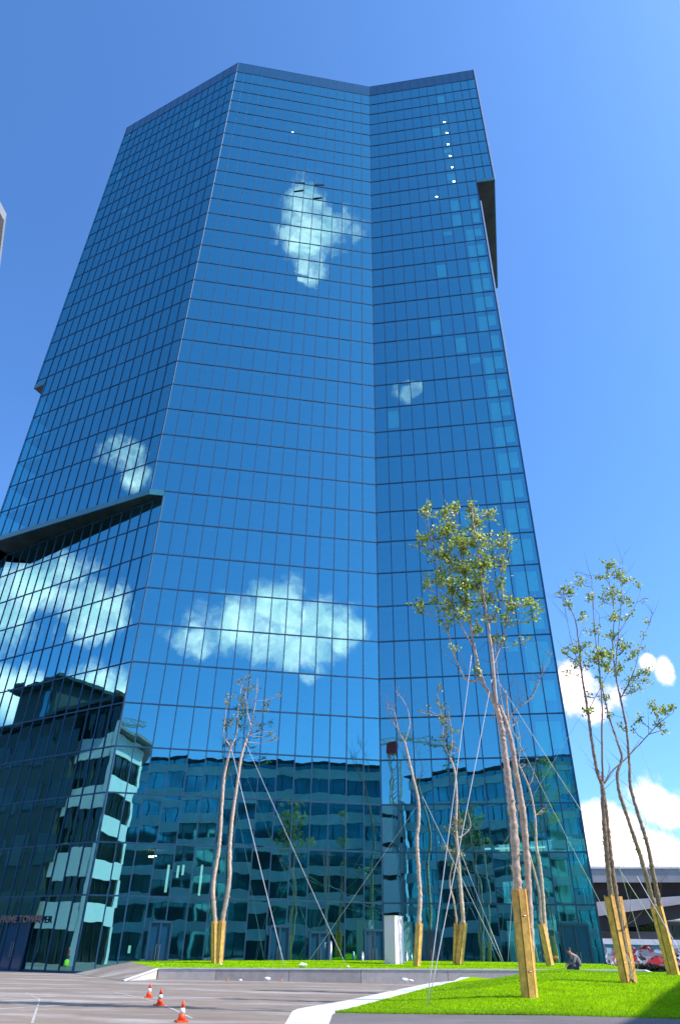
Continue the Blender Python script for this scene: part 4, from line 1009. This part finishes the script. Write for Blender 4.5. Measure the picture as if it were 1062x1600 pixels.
# plants under the bridge
bb = MB(); c = aty(1015, 1462, 100)
for k in range(700):
    d = Vector((rh.gauss(0, 1), rh.gauss(0, 1), rh.gauss(0, 1))).normalized() * rh.uniform(.3, 1.3); v = Vector((rh.gauss(0, 1), rh.gauss(0, 1), rh.gauss(0, 1))).normalized() * .14; w = v.orthogonal().normalized() * .1; p = c + d * 1.0; bb.quad(p - v, p - w, p + v, p + w)
bu = empty('green_bush', (c.x, c.y, 0), 'small bright green bush under the bridge', 'bush'); bb.build('foliage', MT['bush'], bu); m = MB(); m.tube([(c.x, c.y, 0), (c.x, c.y, c.z)], .09, 6); m.build('trunk', MT['twig'], bu)

# ------------------------------------------------------------------ people
def skin_part(name, verts, edges, radii, m, parent, subd=2):
    me = bpy.data.meshes.new(name); me.from_pydata(verts, edges, []); me.update(); o = bpy.data.objects.new(name, me); COL.objects.link(o)
    md = o.modifiers.new('s', 'SKIN'); me.skin_vertices[0].data[0].use_root = True
    for i, r in enumerate(radii): me.skin_vertices[0].data[i].radius = (r, r) if not isinstance(r, tuple) else r
    s2 = o.modifiers.new('b', 'SUBSURF'); s2.levels = subd; s2.render_levels = subd
    bpy.context.view_layer.update(); ev = bpy.data.meshes.new_from_object(o.evaluated_get(bpy.context.evaluated_depsgraph_get()))
    bpy.data.objects.remove(o); n = bpy.data.objects.new(name, ev); COL.objects.link(n); ev.materials.clear(); ev.materials.append(m)
    for p in ev.polygons: p.use_smooth = True
    n.parent = parent; return n
def hand(parent, w, d, up_, m):
    V = [Vector(w)]; E = []; Rr = [.03]; V.append(V[0] + d * .07); E.append((0, 1)); Rr.append(.034); side = d.cross(up_).normalized()
    for k, (s, l) in enumerate(((-.03, .07), (-.01, .08), (.01, .075), (.03, .06))):
        a = V[1] + side * s + d * .015; b = a + d * l * .5 - up_ * .008; c = b + d * l * .4 - up_ * .03; i = len(V); V += [a, b, c]; E += [(1, i), (i, i + 1), (i + 1, i + 2)]; Rr += [.011, .010, .008]
    i = len(V); V += [V[0] + side * -.035 + d * .03, V[0] + side * -.06 + d * .07]; E += [(0, i), (i, i + 1)]; Rr += [.012, .010]
    return V, E, Rr
# seated man: faces left (-x) leaning forward, on the coping
sp = aty(907, 1524, 45.2); sz = far_front((sp.x + 10) / 27.7).z + .04
pt = empty('person', (sp.x + .10, 45.9, sz), 'seated man in a grey jacket and dark jeans leaning forward on the low wall', 'person')
body = [(.08, 0, .12), (.10, 0, .28), (.02, 0, .45), (-.14, 0, .60), (-.24, 0, .66), (-.30, 0, .72), (-.34, 0, .80), (-.36, 0, .86)]
# hips, belly, chest, shoulders, neck, head
V = [(.05, 0, .10), (.06, 0, .25), (-.02, 0, .43), (-.14, 0, .56), (-.24, 0, .64), (-.31, 0, .70), (-.34, 0, .78),
     (-.10, -.10, .10), (-.38, -.15, .14), (-.42, -.15, -.30), (-.58, -.15, -.34), (-.10, .10, .10), (-.40, .17, .14), (-.45, .17, -.30), (-.62, .17, -.34),
     (-.13, -.20, .52), (-.22, -.27, .27), (-.44, -.16, .22), (-.13, .20, .52), (-.24, .27, .28), (-.46, .14, .22)]
E_ = [(0, 1), (1, 2), (2, 3), (3, 4), (4, 5), (5, 6), (0, 7), (7, 8), (8, 9), (9, 10), (0, 11), (11, 12), (12, 13), (13, 14), (3, 15), (15, 16), (16, 17), (3, 18), (18, 19), (19, 20)]
Ra = [.15, .14, .16, .13, .06, .085, .095, .105, .075, .05, .04, .105, .075, .05, .04, .07, .05, .035, .07, .05, .035]
i0 = len(V)
for idx in (17, 20):
    hv, he, hr = hand(pt, V[idx], Vector((-.7, 0, -.6)).normalized(), Vector((0, 0, 1)), None); o = len(V)
    V += [tuple(v) for v in hv]; E_ += [(idx, o)] + [(a + o, b + o) for a, b in he]; Ra += hr
skin_part('body', V, E_, Ra, MT['skin'], pt)
def fatten(k, f): return [(r * f) for r in k]
J = [0, 1, 2, 3, 15, 16, 17, 18, 19, 20]; mp_ = {j: i for i, j in enumerate(J)}
skin_part('jacket', [V[j] for j in J], [(mp_[a], mp_[b]) for a, b in E_ if a in mp_ and b in mp_], [Ra[j] * 1.16 + .012 for j in J], MT['shirt'], pt)
J = [0, 7, 8, 9, 11, 12, 13]; mp_ = {j: i for i, j in enumerate(J)}
skin_part('trousers', [V[j] for j in J], [(mp_[a], mp_[b]) for a, b in E_ if a in mp_ and b in mp_], [Ra[j] * 1.12 + .012 for j in J], MT['jeans'], pt)
for j in (10, 14): skin_part('shoe', [Vector(V[j]) + Vector((.13, 0, .01)), Vector(V[j]) + Vector((.03, 0, 0)), Vector(V[j]) - Vector((.08, 0, .01))], [(0, 1), (1, 2)], [.05, .052, .04], MT['shoe'], pt, 1)
skin_part('hair', [(-.24, 0, .77), (-.28, 0, .83), (-.35, 0, .86)], [(0, 1), (1, 2)], [.07, .085, .06], MT['hair'], pt)
skin_part('nose', [(-.43, 0, .755), (-.455, 0, .74)], [(0, 1)], [.016, .012], MT['skin'], pt, 1)
for s in (-1, 1): skin_part('ear', [(-.31, s * .095, .76), (-.31, s * .105, .74)], [(0, 1)], [.018, .014], MT['skin'], pt, 1)
pt.scale = (1.16, 1.16, 1.16)
# person standing on the left of the plaza, seen mirrored in the glass
vp = aty(104, 1512, 82); rp_ = mirror(vp, WL)
ps = empty('person', (rp_.x, rp_.y, 0), 'person in a red top with a yellow-green bag, mirrored by the left entrance', 'person')
V = [(0, 0, .95), (0, 0, 1.15), (0, 0, 1.38), (0, 0, 1.48), (0, 0, 1.58), (0, 0, 1.68), (.10, 0, .88), (.11, .02, .48), (.12, 0, .08), (.12, .14, .04), (-.10, 0, .88), (-.11, .02, .48), (-.12, 0, .08), (-.12, .14, .04),
     (.19, 0, 1.38), (.23, 0, 1.10), (.24, .08, .86), (-.19, 0, 1.38), (-.23, 0, 1.10), (-.24, .08, .86)]
E_ = [(0, 1), (1, 2), (2, 3), (3, 4), (4, 5), (0, 6), (6, 7), (7, 8), (8, 9), (0, 10), (10, 11), (11, 12), (12, 13), (2, 14), (14, 15), (15, 16), (2, 17), (17, 18), (18, 19)]
Ra = [.13, .12, .14, .055, .09, .09, .09, .06, .045, .035, .09, .06, .045, .035, .06, .045, .032, .06, .045, .032]
for idx in (16, 19):
    hv, he, hr = hand(ps, V[idx], Vector((0, .1, -1)).normalized(), Vector((0, 1, 0)), None); o = len(V)
    V += [tuple(v) for v in hv]; E_ += [(idx, o)] + [(a + o, b + o) for a, b in he]; Ra += hr
skin_part('body', V, E_, Ra, MT['skin'], ps)
J = [0, 1, 2, 14, 15, 16, 17, 18, 19]; mp_ = {j: i for i, j in enumerate(J)}
skin_part('red_top', [V[j] for j in J], [(mp_[a], mp_[b]) for a, b in E_ if a in mp_ and b in mp_], [Ra[j] * 1.18 + .01 for j in J], MT['redcloth'], ps)
J = [0, 6, 7, 8, 10, 11, 12]; mp_ = {j: i for i, j in enumerate(J)}
skin_part('trousers', [V[j] for j in J], [(mp_[a], mp_[b]) for a, b in E_ if a in mp_ and b in mp_], [Ra[j] * 1.15 + .01 for j in J], MT['jeans'], ps)
skin_part('hair', [(0, -.03, 1.66), (0, -.02, 1.73)], [(0, 1)], [.09, .08], MT['hair'], ps)
bg_ = MB(); bx, by = rp_.x + .45, rp_.y + .1; bg_.tube([(bx, by, .02), (bx, by, .2), (bx, by, .55), (bx, by, .68)], [.26, .30, .27, .12], 12)
bo = bg_.build('shoulder_bag', MT['hivis'], origin=(bx, by, 0)); tag(bo, 'yellow-green bag standing beside the person in red', 'bag')
